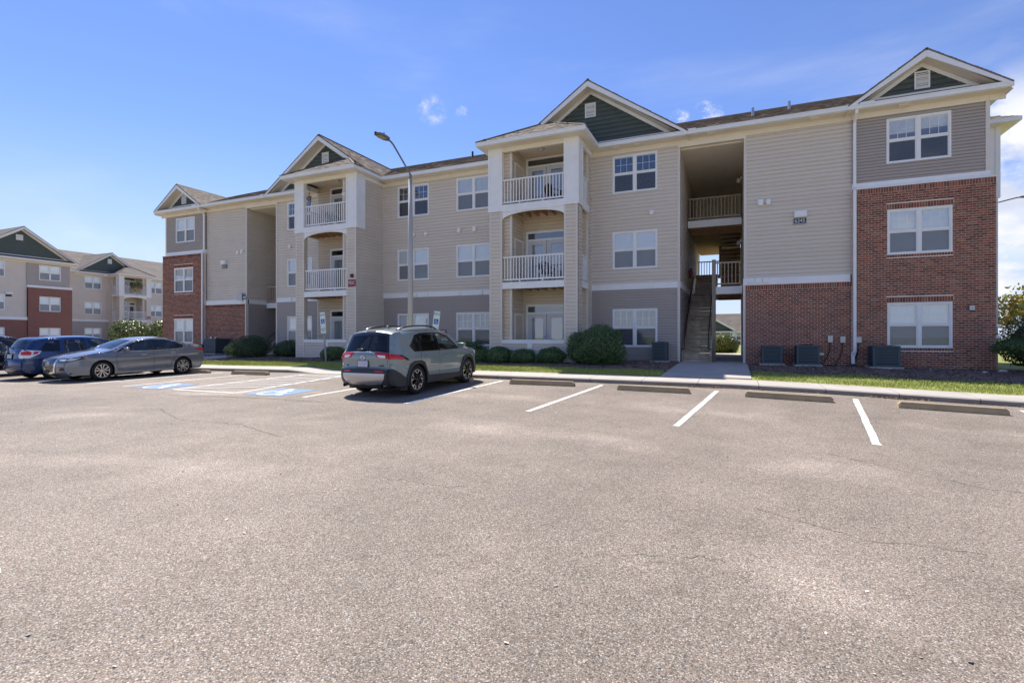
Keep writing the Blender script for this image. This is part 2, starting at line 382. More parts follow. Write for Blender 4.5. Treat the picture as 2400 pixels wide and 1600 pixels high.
def in_poly(px, pz, poly):
    px = np.asarray(px); pz = np.asarray(pz); c = np.zeros(px.shape, bool); n = len(poly)
    for i in range(n):
        x0, z0 = poly[i]; x1, z1 = poly[i - 1]
        cond = (z0 > pz) != (z1 > pz)
        with np.errstate(divide='ignore', invalid='ignore'):
            c ^= cond & (px < (x1 - x0) * (pz - z0) / (z1 - z0 + 1e-15) + x0)
    return c
# the wheelchair symbol in a unit box (0..1, 0..1), as convex polygons
def wheelchair():
    P = []
    def stroke(pts, w):
        for a, b in zip(pts, pts[1:]):
            a, b = Vector(a), Vector(b); d = (b - a).normalized(); n = Vector((-d.y, d.x)) * w / 2; e = d * w * .3
            P.append([tuple(a - e + n), tuple(a - e - n), tuple(b + e - n), tuple(b + e + n)])
    P.append([(.40 + .085 * math.cos(a), .90 + .085 * math.sin(a)) for a in np.linspace(0, 2 * math.pi, 14)[:-1]])
    stroke([(.41, .80), (.45, .45)], .10); stroke([(.43, .66), (.68, .66)], .08); stroke([(.45, .46), (.72, .46), (.84, .13), (.94, .16)], .09)
    arc = [(.46 + .29 * math.cos(a), .31 + .29 * math.sin(a)) for a in np.linspace(R(128), R(352), 16)]
    stroke(arc, .085)
    return P
# ------------------------------------------------------------------ the ground
KERB = 15.0
def zn(x): return np.interp(x, [-60, -22, -17, -4, -1, 2, 6, 40], [.02, .02, 0, 0, -.08, -.17, -.22, -.25])
def zk(x): return np.interp(x, [-60, -24, -21, -16, -8, -4, 0, 2, 4.5, 6, 12, 40], [.05, .08, .08, .13, .17, .16, .14, .09, .0, -.05, -.12, -.15])
def gz(x, y):                                 # the car park's surface
    x = np.asarray(x, float); y = np.asarray(y, float)
    t = np.clip((y - 9.75) / (KERB - 9.75), 0, 1)
    return zn(x) * (1 - t) + zk(x) * t - .016 * np.clip(9.75 - y, 0, 12)
def kerb_h(x): return np.interp(x, [-17, -16, -14.8, -12, -11, -10], [.13, .125, .012, .012, .125, .13])   # dropped kerb at the accessible aisle
def wallz(x): return np.interp(x, [-60, -30, -2, .5, 6, 9, 14], [.45, .44, .45, .43, .38, .35, .3])
def lz(x, y):                                 # the bank between kerb and building
    k = zk(x) + kerb_h(x) + .03
    t = np.clip((np.asarray(y, float) - 16.3) / 5.5, 0, 1)
    return k * (1 - t) + wallz(x) * t
def grid(name, xs, ys, fz, m, parent=None, noise=0.):
    X, Y = np.meshgrid(xs, ys, indexing='ij'); Z = fz(X, Y)
    if noise: Z = Z + rng.normal(0, noise, Z.shape)
    V = np.stack([X, Y, Z], -1).reshape(-1, 3); n, k = len(xs), len(ys)
    i, j = np.meshgrid(np.arange(n - 1), np.arange(k - 1), indexing='ij'); a = (i * k + j).ravel()
    F = np.stack([a, a + k, a + k + 1, a + 1], 1)
    me = bpy.data.meshes.new(name); me.from_pydata(V.tolist(), [], F.tolist()); me.materials.append(m)
    me.polygons.foreach_set('use_smooth', [True] * len(F)); me.update(); return link(name, me, parent)
ang = np.linspace(0, 2 * math.pi, 49)[:-1]
mb = MB(); mb.face([(1500 * math.cos(a), 1500 * math.sin(a), -.75) for a in ang]); tag(mb.build('ground', LAWN), kind='structure')
xs = np.unique(np.round(np.concatenate([np.arange(-76, -30, 2), np.arange(-30, 14.1, .5), np.arange(14, 61, 2)]), 3))
ys = np.unique(np.round(np.concatenate([np.arange(-40, -3, 2), np.arange(-3, KERB + .01, .25)]), 3))
lot = tag(grid('parking_lot', xs, ys, gz, ASPH), kind='structure')
mb = MB(); mb.box(-76, -39, KERB, 85, -.3, .045); tag(mb.build('side_drive', ASPH), kind='structure')
tag(grid('back_lawn', np.arange(-39, 80, 3.), np.concatenate([np.arange(23, 40, 2.), np.arange(40, 140, 10.)]), lambda x, y: wallz(x) - .06 + 0 * y, LAWN), kind='structure')
# kerb and the concrete walk behind it: separate bays with open joints
kb = tag(link('kerb_walk', None), kind='structure')
joints = [-39.0]
while joints[-1] < 24: joints.append(joints[-1] + (1.52 if -28 < joints[-1] < 9 else 3.05))
for a, b in zip(joints, joints[1:]):
    m_ = MB(); x0, x1 = a + .006, b - .006; cuts = np.linspace(x0, x1, 4)
    for c0, c1 in zip(cuts, cuts[1:]):
        za, zb_ = float(zk(c0)), float(zk(c1)); ha, hb = float(kerb_h(c0)), float(kerb_h(c1))
        y0, y1, y2 = KERB, KERB + .16, KERB + 1.3
        r = .03
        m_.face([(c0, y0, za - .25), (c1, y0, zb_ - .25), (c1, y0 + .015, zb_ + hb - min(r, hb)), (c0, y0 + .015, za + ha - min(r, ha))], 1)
        m_.face([(c0, y0 + .015, za + ha - min(r, ha)), (c1, y0 + .015, zb_ + hb - min(r, hb)), (c1, y0 + .05, zb_ + hb), (c0, y0 + .05, za + ha)], 0)
        m_.face([(c0, y0 + .05, za + ha), (c1, y0 + .05, zb_ + hb), (c1, y2, zb_ + hb + .028), (c0, y2, za + ha + .028)], 0)
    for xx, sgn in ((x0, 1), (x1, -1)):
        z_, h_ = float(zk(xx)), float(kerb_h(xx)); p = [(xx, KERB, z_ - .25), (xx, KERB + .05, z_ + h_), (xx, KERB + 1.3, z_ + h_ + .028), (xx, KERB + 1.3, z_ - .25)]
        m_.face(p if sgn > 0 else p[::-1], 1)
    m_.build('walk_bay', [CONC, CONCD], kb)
tag(grid('lawn_strip', np.arange(-39, 24.1, .5), np.arange(16.28, 18.9, .32), lz, LAWN), kind='structure')
tag(grid('mulch_bed', np.arange(-39, 24.1, .25), np.arange(18.2, 23.6, .22), lambda x, y: lz(x, y) + .02 * np.clip((y - 18.2) / .6, -.3, 1) - .12 * (((x > -2.2) & (x < .5)) | ((x > -28.2) & (x < -25.7))), MULCH, noise=.012), kind='structure')
for x0, x1, y1 in ((-28.15, -25.75, 23.2), (-2.1, .42, 23.2)):
    m_ = tag(link('walkway', None), kind='structure')
    ye = np.linspace(16.31, y1, 4)
    for a, b in zip(ye, ye[1:]):
        q = MB(); a += .005; b -= .005
        P = [(x0, a), (x1, a), (x1, b), (x0, b)]; Z = [float(lz(x, y)) + .035 for x, y in P]
        q.face([(x, y, z) for (x, y), z in zip(P, Z)])
        for i in range(4):
            j = (i + 1) % 4; q.face([(*P[i], Z[i] - .2), (*P[j], Z[j] - .2), (*P[j], Z[j]), (*P[i], Z[i])])
        q.build('walkway_slab', CONC, m_)
# grass blades and mulch chips
def mulch_edge(x): return 18.35 + .35 * np.sin(x * .55) + .15 * np.sin(x * 1.9 + 1) + np.interp(x, [-30, 1, 4, 9], [0, 0, .55, .1])
n = 95000; gx = rng.uniform(-33, 11.5, n); gy = 16.33 + rng.random(n) ** .95 * (mulch_edge(gx) - 16.33 + .1)
keep = ~(((gx > -2.2) & (gx < .5)) | ((gx > -28.2) & (gx < -25.7))); gx, gy = gx[keep], gy[keep]; n = len(gx)
edge = np.abs(gy - 16.33) < .12
h = rng.uniform(.03, .085, n) * (1 + .35 * np.sin(gx * 2.3) * np.sin(gy * 3.1)); a = rng.uniform(0, 6.283, n); w = rng.uniform(.006, .011, n); lean = rng.normal(0, .035, (n, 2))
base = np.stack([gx, gy, lz(gx, gy) - .004], 1); d = np.stack([np.cos(a), np.sin(a), 0 * a], 1) * w[:, None]
tip = base + np.stack([lean[:, 0], lean[:, 1], h], 1)
tag(quads_mesh('grass', np.stack([base - d, base + d, tip], 1), BLADE, k=3), kind='stuff')
n = 26000; cx = rng.uniform(-33, 12, n); cy = np.where(rng.random(n) < .3, mulch_edge(cx) + rng.normal(.05, .2, n), rng.uniform(18.3, 23.0, n))
keep = ~(((cx > -2.15) & (cx < .45)) | ((cx > -28.2) & (cx < -25.7))); cx, cy = cx[keep], cy[keep]; n = len(cx)
a = rng.uniform(0, 6.283, n); L1 = rng.uniform(.02, .06, n); L2 = rng.uniform(.008, .02, n); tz = rng.normal(0, .5, n)
c = np.stack([cx, cy, lz(cx, cy) + .02 * np.clip((cy - 18.2) / .6, -.3, 1) + rng.uniform(.005, .03, n)], 1)
u = np.stack([np.cos(a), np.sin(a), tz * .4], 1) * L1[:, None]; v = np.stack([-np.sin(a), np.cos(a), tz * .5], 1) * L2[:, None]
tag(quads_mesh('mulch_chips', np.stack([c - u - v, c + u - v, c + u + v, c - u + v], 1), CHIP), kind='stuff')
# painted lines, following the surface 5 mm above it
def strip(mb, p, q, w, lift=.006, mi=0, wob=.0):
    p = np.array(p, float); q = np.array(q, float); L_ = np.linalg.norm(q - p); d = (q - p) / L_; nrm = np.array([-d[1], d[0]])
    k = max(2, int(L_ / .25) + 1); ts = np.linspace(0, L_, k)
    E = [[p + d * t + nrm * sg * (w / 2 + rng.normal(0, wob)) for t in ts] for sg in (-1, 1)]
    for i in range(k - 1):
        mb.face([(*pt, float(gz(*pt)) + lift) for pt in (E[0][i], E[0][i + 1], E[1][i + 1], E[1][i])], mi)
def tags(n): return dict(kind='structure')
lines = [((-21.85, 9.75), (-21.7, 14.4)), ((-19.2, 9.75), (-18.95, 14.4)), ((-17.2, 9.7), (-17.0, 14.5)), ((-9.96, 9.75), (-9.75, 14.3)), ((-6.9, 9.75), (-6.65, 14.55)), ((-3.88, 9.72), (-3.5, 14.5)), ((-.98, 9.6), (-.45, 14.35)), ((2.02, 9.6), (2.6, 14.45)), ((5.2, 9.6), (5.6, 14.4)), ((-4.70, 1.87), (-6.2, -2.2))]
for p, q in lines:
    m_ = MB(); strip(m_, p, q, .115, wob=.004); tag(m_.build('stall_line', PAINT), kind='structure')
m_ = MB()
h0, h1, h2, h3 = (-14.9, 9.72), (-14.75, 14.55), (-12.9, 14.5), (-12.36, 9.72)
strip(m_, h0, h1, .11, wob=.003); strip(m_, h3, h2, .11, wob=.003); strip(m_, (-14.9, 9.72), (-12.36, 9.72), .11, .010)
for k in range(7):
    y0 = 9.95 + k * .70; strip(m_, (-14.83, y0), (-12.45 - .02 * k, min(y0 + 1.35, 14.6)), .10, .010, wob=.003)
tag(m_.build('hatched_aisle', PAINT), kind='structure')
for (cx_, cy_, sz) in ((-16.05, 10.25, 1.25), (-11.35, 10.32, 1.30)):
    m_ = MB(); k = 6
    for i in range(k):
        for j in range(k):
            P = [(cx_ + (a / k - .5) * sz * 1.02, cy_ + (b / k - .5) * sz) for a, b in ((i, j), (i + 1, j), (i + 1, j + 1), (i, j + 1))]
            m_.face([(x, y, float(gz(x, y)) + .006) for x, y in P], 0)
    for poly in wheelchair():
        P = [(cx_ + (a - .5) * sz * .86, cy_ + (b - .5) * sz * .92) for a, b in poly]; m_.face([(x, y, float(gz(x, y)) + .011) for x, y in P], 1)
    tag(m_.build('accessible_parking_marking', [BLUEP, PAINT]), kind='structure')
def crack(name, pts, w, m):
    m_ = MB(); P = []
    for a, b in zip(pts, pts[1:]):
        for t in np.linspace(0, 1, 12)[:-1]: P.append((a[0] + (b[0] - a[0]) * t + rng.normal(0, .012), a[1] + (b[1] - a[1]) * t + rng.normal(0, .02)))
    for a, b in zip(P, P[1:]): strip(m_, a, b, w * rng.uniform(.5, 1.3), .003)
    return tag(m_.build(name, m), kind='structure')
SEAM = mat('seam_tar', (.045, .04, .038), .8)
crack('pavement_crack', [(-13.7, 8.85), (-11.5, 9.2), (-9.8, 9.28), (-8.5, 9.25)], .03, SEAM)
FSEAM = mat('hairline_crack', (.12, .10, .085), .9)
crack('pavement_crack', [(-11.5, 7.2), (-9.6, 6.4), (-8.1, 6.5), (-6.4, 5.9)], .012, FSEAM); crack('pavement_crack', [(1.2, 8.6), (2.6, 7.5), (3.4, 7.4)], .010, FSEAM); crack('pavement_crack', [(-2.9, 11.9), (-1.7, 11.6), (-.9, 12.2)], .010, FSEAM); crack('pavement_crack', [(.2, 5.6), (1.0, 5.2), (1.9, 5.3)], .006, FSEAM)
crack('pavement_crack', [(-3.9, 4.75), (-3.0, 4.8), (-2.6, 4.9)], .005, SEAM); crack('pavement_crack', [(-1.0, 3.9), (-.4, 4.15), (.1, 4.3)], .004, SEAM)

# wind-blown bits: pale grit on the asphalt, dry leaves in the gutter line
n = 420; px_ = rng.uniform(-14, 9, n); py_ = 1.5 + 13 * rng.random(n) ** 1.2; a = rng.uniform(0, 6.283, n); s_ = rng.uniform(.005, .014, n)
c = np.stack([px_, py_, gz(px_, py_) + .006], 1); u = np.stack([np.cos(a), np.sin(a), .3 + 0 * a], 1) * s_[:, None]; v = np.stack([-np.sin(a), np.cos(a), .2 + 0 * a], 1) * (s_ * .7)[:, None]
tag(quads_mesh('grit', np.stack([c - u - v, c + u - v, c + u + v, c - u + v], 1), mat('pale_grit', (.55, .5, .43), .9, island=.5)), kind='stuff')
n = 900; k = rng.choice(4, n, p=[.35, .25, .2, .2]); cxs = np.array([-.7, 3.45, -6.0, 1.0])[k]; px_ = cxs + rng.normal(0, 1, n) * np.array([.35, .3, 5, 4])[k]; py_ = KERB - .03 - np.abs(rng.normal(0, .05, n)); a = rng.uniform(0, 6.283, n); s_ = rng.uniform(.01, .028, n); tz = rng.normal(0, .5, n)
c = np.stack([px_, py_, gz(px_, py_) + .012 + .02 * rng.random(n)], 1); u = np.stack([np.cos(a), np.sin(a), tz], 1) * s_[:, None]; v = np.stack([-np.sin(a), np.cos(a), tz * .6], 1) * (s_ * .45)[:, None]
tag(quads_mesh('dry_leaves', np.stack([c - u, c + v, c + u, c - v], 1), mat('dry_leaf', (.22, .12, .05), .8, island=.4, tint2=[(.30, .17, .07), (.14, .08, .04), (.36, .24, .11)])), kind='stuff')

# ------------------------------------------------------------------ building kit
XC = -13.97; YF = 23.1
class Fr:            # local frame of a mirrored half: local x = ox + s*dx, local y = oy + y
    def __init__(f, ox, oy, s): f.ox, f.oy, f.s = ox, oy, s
    def x(f, d): return f.ox + f.s * d
class Kit:           # one building under construction
    def __init__(k, root, far=False):
        k.root = root; k.far = far; k.col = {}; k.boards = []; k.bricks = []; k.cache = {}
    def mb(k, name): m = k.col.setdefault(name, MB()); m.cuts.append(len(m.f)); return m
    def box(k, name, fr, d0, d1, y0, y1, z0, z1, skip=''):
        k.mb(name).box(fr.x(d0), fr.x(d1), fr.oy + y0, fr.oy + y1, z0, z1)

def clad(K, mname, O, U, Nn, length, z0, z1, course, holes=(), top=None, objs=False):
    """lap boards on a wall: O start corner (x,y), U along, Nn outward, holes (u0,u1,z0,z1); top(u)->z clips a gable"""
    if K.far:
        m_ = K.mb(mname); O = np.array(O); U = np.array(U)
        for (a, b, c, d) in rect_minus(0, length, z0, z1, holes):
            P = [O + U * a, O + U * b]; m_.face([(*P[0], c), (*P[1], c), (*P[1], d), (*P[0], d)])
        return
    z = z0
    while z < z1 - .004:
        zt = min(z + course, z1); segs = []
        xs_ = sorted({0., length, *[min(max(h[0], 0), length) for h in holes], *[min(max(h[1], 0), length) for h in holes]})
        for a, b in zip(xs_, xs_[1:]):
            if b - a < 1e-4: continue
            parts = [(z, zt)]
            for h in holes:
                if h[0] < (a + b) / 2 < h[1]:
                    np_ = []
                    for p, q in parts:
                        if h[3] <= p or h[2] >= q: np_.append((p, q))
                        else:
                            if h[2] - p > .004: np_.append((p, h[2]))
                            if q - h[3] > .004: np_.append((h[3], q))
                    parts = np_
            for p, q in parts:
                if segs and abs(segs[-1][1] - a) < 1e-5 and segs[-1][2:] == (p, q): segs[-1] = (segs[-1][0], b, p, q)
                else: segs.append((a, b, p, q))
        for a, b, p, q in segs:
            if top is not None:
                us = np.linspace(a, b, 200); ok = us[[top(u) > p + .02 for u in us]]
                if len(ok) < 2: continue
                a2, b2 = ok[0], ok[-1]; ok2 = us[[top(u) > q for u in us]]
                a3, b3 = (ok2[0], ok2[-1]) if len(ok2) > 1 else ((a2 + b2) / 2,) * 2
                lap(K.mb(mname), O, U, Nn, a2, b2, p, q, course, a3, b3)
            else: K.boards.append((mname, O, U, Nn, a, b, p, q, course, objs))
        z = zt
PROF = ((-.010, .0), (.026, .0), (.022, .66), (-.010, .80), (-.010, 1.0))
def lap(mb, O, U, Nn, a, b, z0, z1, course, a3=None, b3=None):
    h = z1 - z0; a3 = a if a3 is None else a3; b3 = b if b3 is None else b3
    for (n0, t0), (n1, t1) in zip(PROF, PROF[1:]):
        def pt(u0, u1, n, t): u = u0 + (u1 - u0) * t; return (O[0] + U[0] * u + Nn[0] * n, O[1] + U[1] * u + Nn[1] * n, z0 + h * t)
        mb.face([pt(a, a3, n0, t0), pt(b, b3, n0, t0), pt(b, b3, n1, t1), pt(a, a3, n1, t1)])
def rect_minus(x0, x1, z0, z1, holes):
    xs_ = sorted({x0, x1, *[min(max(h[0], x0), x1) for h in holes], *[min(max(h[1], x0), x1) for h in holes]}); out = []
    for a, b in zip(xs_, xs_[1:]):
        if b - a < 1e-6: continue
        parts = [(z0, z1)]
        for h in holes:
            if h[0] < (a + b) / 2 < h[1]:
                n_ = []
                for p, q in parts:
                    if h[3] <= p or h[2] >= q: n_.append((p, q))
                    else:
                        if h[2] > p: n_.append((p, h[2]))
                        if h[3] < q: n_.append((h[3], q))
                parts = n_
        out += [(a, b, p, q) for p, q in parts]
    return out
def brick_wall(K, x0, x1, y, z0, z1, wins=(), end=None):
    """brick veneer facing -y at local y, windows (x0,x1,z0,z1) with soldier heads and rowlock sills, soldier course on top"""
    if x0 > x1: x0, x1 = x1, x0
    wins = [(min(w[0], w[1]), max(w[0], w[1]), w[2], w[3]) for w in wins]
    name = 'brick_backing'
    m_ = K.mb(name)
    for (a, b, c, d) in rect_minus(x0, x1, z0, z1, wins): m_.box(a, b, y, y + .12, c, d)
    if K.far: return
    g = .0135; cz = .0813; cx_ = .2032; out = []
    heads = [(w[0] - .03, w[1] + .03, w[3] + .01, w[3] + .215) for w in wins] + [(w[0] - .02, w[1] + .02, w[2] - .105, w[2]) for w in wins]
    topz = z1 - .205
    def soldiers(a, b, c, d):
        n_ = max(1, round((b - a) / cz)); p = (b - a) / n_
        for i in range(n_): out.append((a + i * p + g / 2, a + (i + 1) * p - g / 2, c + g / 2, d - g / 2))
    soldiers(x0, x1, topz, z1)
    for hd in heads: soldiers(*hd)
    holes = [(w[0], w[1], w[2], w[3]) for w in wins] + heads
    nrow = int(round((topz - z0) / cz))
    for r in range(nrow):
        zb = topz - (r + 1) * cz; zt = zb + cz
        if zb < z0 - .05: break
        xx = x0 - (cx_ / 2 if r % 2 else 0)
        while xx < x1:
            a, b = max(xx, x0), min(xx + cx_, x1); segs = [(a, b)]
            for h in holes:
                if zt - .02 > h[2] and zb + .02 < h[3]:
                    n_ = []
                    for p, q in segs:
                        if h[1] <= p or h[0] >= q: n_.append((p, q))
                        else:
                            if h[0] > p: n_.append((p, h[0]))
                            if h[1] < q: n_.append((h[1], q))
                    segs = n_
            for p, q in segs:
                if q - p > .02: out.append((p + g / 2, q - g / 2, zb + g / 2, zt - g / 2))
            xx += cx_
    for b_ in out: K.bricks.append((*b_, y - .009 - rng.random() * .003, y + .01))

def window(K, x0, x1, z0, z1, y, style='closed', label=None):
    """twin double-hung window, outer trim size given, wall plane at local y, facing -y"""
    if x0 > x1: x0, x1 = x1, x0
    t = .06; f = MB(); yo = y - .035; xm = (x0 + x1) / 2; mw = .055; zm = (z0 + z1) / 2 + .02; yi = y + .10
    f.box(x0, x1, yo, yi, z1 - t, z1); f.box(x0, x1, yo, yi, z0, z0 + t); f.box(x0, x0 + t, yo, yi, z0 + t, z1 - t); f.box(x1 - t, x1, yo, yi, z0 + t, z1 - t)
    f.box(xm - mw, xm + mw, yo + .004, yi, z0 + t, z1 - t)
    win = f.build('window', WHITE, K.root)
    if label: win['label'] = label
    for a, b in ((x0 + t, xm - mw), (xm + mw, x1 - t)):
        s = MB(); w = .032                                                    # meeting rail and sash stiles
        s.box(a, b, y - .012, y + .03, zm - .025, zm + .025)
        for (c, d, yy) in ((z0 + t, zm - .025, y + .012), (zm + .025, z1 - t, y - .002)):
            s.box(a, a + w, yy - .012, yy + .03, c, d); s.box(b - w, b, yy - .012, yy + .03, c, d); s.box(a + w, b - w, yy - .012, yy + .03, c, c + w); s.box(a + w, b - w, yy - .012, yy + .03, d - w, d)
        s.build('sash', WHITE, win)
        for (c, d, yy) in ((zm + .025, z1 - t, y + .004), (z0 + t, zm - .025, y + .018)):
            q = MB(); q.face([(a, yy, c), (b, yy, c), (b, yy, d), (a, yy, d)]); q.build('pane', GLASS, win)
        if not K.far:
            g = MB(); uz0, uz1 = zm + .025 + w, z1 - t - w; ua, ub = a + w, b - w
            for i in (1, 2): xx = ua + (ub - ua) * i / 3; g.box(xx - .008, xx + .008, y + .007, y + .018, uz0, uz1)
            zz = (uz0 + uz1) / 2; g.box(ua, ub, y + .008, y + .017, zz - .008, zz + .008)
            g.build('muntin_grid', WHITE, win)
        if 1:
            sc = MB(); sc.face([(a, y + .002, z0 + t), (b, y + .002, z0 + t), (b, y + .002, zm - .02), (a, y + .002, zm - .02)]); sc.build('insect_screen', SCREEN, win)
        bl = MB(); zb = z0 + t
        if style == 'half': zb = zm + .34 * (z1 - zm) + (.05 if a > xm else -.02)
        if style == 'curtain':
            k = 16; pts = [(a + (b - a) * i / k, y + .085 + .012 * math.sin(i * 1.9)) for i in range(k + 1)]
            for (p, q) in zip(pts, pts[1:]): bl.face([(*p, zb), (*q, zb), (*q, z1 - t), (*p, z1 - t)])
        elif K.far: bl.face([(a, y + .09, zb), (b, y + .09, zb), (b, y + .09, z1 - t), (a, y + .09, z1 - t)])
        else:
            tilt = {'closed': .034, 'half': .030, 'open': .012}[style]; zz = z1 - t - .04; hh = .019
            bl.box(a + .01, b - .01, y + .055, y + .09, z1 - t - .045, z1 - t - .005)
            while zz > zb:
                dy = .024 if style == 'open' else .008
                bl.face([(a + .012, y + .075 - dy, zz - tilt), (b - .012, y + .075 - dy, zz - tilt), (b - .012, y + .075 + dy, zz + .004), (a + .012, y + .075 + dy, zz + .004)]); zz -= .036
        bl.build('blind' if style != 'curtain' else 'curtain', BLIND, win)
    return win

def shingle_plane(K, name, P0, u, v, poly, tabs=True, thick=.05):
    """roof plane: P0 origin, u unit along the eave, v unit up the slope, poly in (u,v) metres"""
    P0, u, v = Vector(P0), Vector(u).normalized(), Vector(v).normalized(); n = u.cross(v)
    if n.z < 0: n = -n
    m_ = K.mb('roof_deck'); T = [P0 + u * a + v * b + n * .0 for a, b in poly]
    area = sum(poly[i - 1][0] * poly[i][1] - poly[i][0] * poly[i - 1][1] for i in range(len(poly)))
    m_.face(T if (u.cross(v).z > 0) == (area > 0) else T[::-1])
    B = [p - n * thick for p in T]; m_.face(B)
    for i in range(len(T)): m_.face([T[i - 1], T[i], B[i], B[i - 1]])
    if not tabs or K.far: return
    us = [p[0] for p in poly]; vs = [p[1] for p in poly]; Q = K.cache.setdefault('tabs', [])
    vv = min(vs); ce = .143; r = 0; un, vn, nn = np.array(u), np.array(v), np.array(n); p0 = np.array(P0)
    while vv < max(vs):
        k = int((max(us) - min(us)) / .22) + 2
        ws = rng.uniform(.13, .34, k); st = min(us) - rng.random() * .3 + np.concatenate([[0], np.cumsum(ws)])
        a, b = st[:-1], st[1:]; ca = (a + b) / 2; ok = in_poly(ca, np.full(k, vv + ce * .45), poly); a, b = a[ok], b[ok]
        lo, hi = min(us), max(us); a = np.clip(a, lo, hi); b = np.clip(b, lo, hi)
        if len(a):
            th = rng.choice([.007, .014], len(a)); low = vv - rng.random(len(a)) * .012
            def pt(uu, w_, h): return p0 + uu[:, None] * un + np.broadcast_to(w_, uu.shape)[:, None] * vn + np.broadcast_to(h, uu.shape)[:, None] * nn
            Q.append(np.stack([pt(a, low, th), pt(b, low, th), pt(b, vv + ce, np.full(len(a), .003)), pt(a, vv + ce, np.full(len(a), .003))], 1))
            Q.append(np.stack([pt(a, low, np.zeros(len(a))), pt(b, low, np.zeros(len(a))), pt(b, low, th), pt(a, low, th)], 1))
        vv += ce; r += 1

# heights shared by all the blocks of this estate
ZE = 10.1; ZS = 9.93; ZF = 9.73; ZB0, ZB1 = 3.64, 3.90; MP = .432; GP = .687
def eave(K, fr, d0, d1, y=-.6, wall=0., frieze=True, gut=True):
    """gutter, soffit and frieze along the front between d0 and d1"""
    K.box('gutter', fr, d0, d1, y - .0, y + .10, 9.945, ZE + .01); K.box('gutter', fr, d0, d1, y - .018, y + .0, ZE - .03, ZE + .012)
    K.box('soffit', fr, d0, d1, y + .10, wall, ZS, ZS + .02)
    if frieze: K.box('frieze', fr, d0, d1, wall - .03, wall + .02, ZF, ZS)
def rakes(K, fr, dc, half, zap, y, ywall, tri_z0, siding_half):
    """open gable end: white rake boards at y, cream soffit back to ywall, frieze along the slope and green siding"""
    m_ = K.mb('rake_board'); sm = K.mb('soffit'); fm = K.mb('gable_frieze'); sl = (zap - ZE) / half
    cs = 1 / math.sqrt(1 + sl * sl)
    for sg in (-1, 1):
        a = fr.x(dc); b = fr.x(dc + sg * half); w = .24
        top = [(a, zap - .02), (b, ZE - .0)]; bot = [(b, ZE - .17), (a, zap - .02 - w / cs)]
        m_.prism([top[0], top[1], bot[0], bot[1]], fr.oy + y - .02 - (.003 if sg > 0 else 0), fr.oy + y + .03)
        off = .20 / cs
        sm.face([(a, fr.oy + y + .03, zap - off), (b, fr.oy + y + .03, ZE - off), (b, fr.oy + ywall, ZE - off), (a, fr.oy + ywall, zap - off)])
        fb = dc + sg * (half - .35)
        fm.prism([(a, zap - off - .01), (fr.x(fb), ZE + .35 * sl - off - .01), (fr.x(fb), ZE + .35 * sl - off - .165), (a, zap - off - .01 - .165)], fr.oy + ywall - .035 - (.003 if sg > 0 else 0), fr.oy + ywall + .01)
    zt = zap - off - .165
    x0 = min(fr.x(dc - siding_half), fr.x(dc + siding_half)); xc = fr.x(dc)
    clad(K, 'green_siding', (x0, fr.oy + ywall), (1, 0), (0, -1), 2 * siding_half, tri_z0, zt, .2, top=(lambda u: zt + .02 - abs(u - siding_half) * sl)) if not K.far else \
        K.mb('green_siding').face([(xc - siding_half, fr.oy + ywall, tri_z0), (xc + siding_half, fr.oy + ywall, tri_z0), (xc, fr.oy + ywall, tri_z0 + siding_half * sl)])
    K.mb('white_trim').box(x0, x0 + 2 * siding_half, fr.oy + ywall - .03, fr.oy + ywall + .02, tri_z0 - .05, tri_z0 + .02)
def louvre(K, fr, dc, z0, z1, w, y):
    x0, x1 = sorted((fr.x(dc - w / 2), fr.x(dc + w / 2))); y += fr.oy; m_ = MB(); t = .05
    m_.box(x0, x1, y - .05, y, z1 - t, z1); m_.box(x0, x1, y - .05, y, z0, z0 + t); m_.box(x0, x0 + t, y - .05, y, z0 + t, z1 - t); m_.box(x1 - t, x1, y - .05, y, z0 + t, z1 - t)
    m_.box(x0 + t, x1 - t, y - .012, y, z0 + t, z1 - t)
    o = m_.build('gable_vent', WHITE, K.root); q = MB(); zz = z0 + t + .02
    while zz < z1 - t - .02:
        q.face([(x0 + t, y - .045, zz), (x1 - t, y - .045, zz), (x1 - t, y - .014, zz + .045), (x0 + t, y - .014, zz + .045)]); q.face([(x0 + t, y - .045, zz), (x0 + t, y - .014, zz - .0), (x1 - t, y - .014, zz - .0), (x1 - t, y - .045, zz)]); zz += .055
    q.build('louvre_slats', WHITE, o)
def gable_roof(K, fr, dc, half, zap, y0=-.6):
    """two shingled planes of a gable running back until they meet the main roof"""
    yb = y0 + (zap - ZE) / MP; sl = (zap - ZE) / half
    for sg in (-1, 1):
        eavex = fr.x(dc + sg * half); xr = fr.x(dc); dirx = 1 if xr > eavex else -1
        L_ = math.hypot(half, zap - ZE); D_ = yb - y0 + .3
        u = (0, 1, 0); v = (dirx * half, 0, zap - ZE)
        shingle_plane(K, 'roof', (eavex, fr.oy + y0, ZE), u, v, [(-.03, 0), (.02, 0), (D_, L_), (-.03, L_)])
    K.mb('roof_ridge').prism([(fr.x(dc) - .13, zap - .13 * sl - .01), (fr.x(dc) + .13, zap - .13 * sl - .01), (fr.x(dc) + .13, zap - .13 * sl + .016), (fr.x(dc), zap + .018), (fr.x(dc) - .13, zap - .13 * sl + .016)], fr.oy + y0 - .025, fr.oy + yb)
    m_ = K.mb('roof_deck'); x0, x1 = sorted((fr.x(dc - half + .05), fr.x(dc + half - .05)))          # pent strip at the foot of the gable
    m_.face([(x0, fr.oy + y0 + .03, ZE + .0), (x1, fr.oy + y0 + .03, ZE), (x1, fr.oy + .02, ZE + .285), (x0, fr.oy + .02, ZE + .285)])

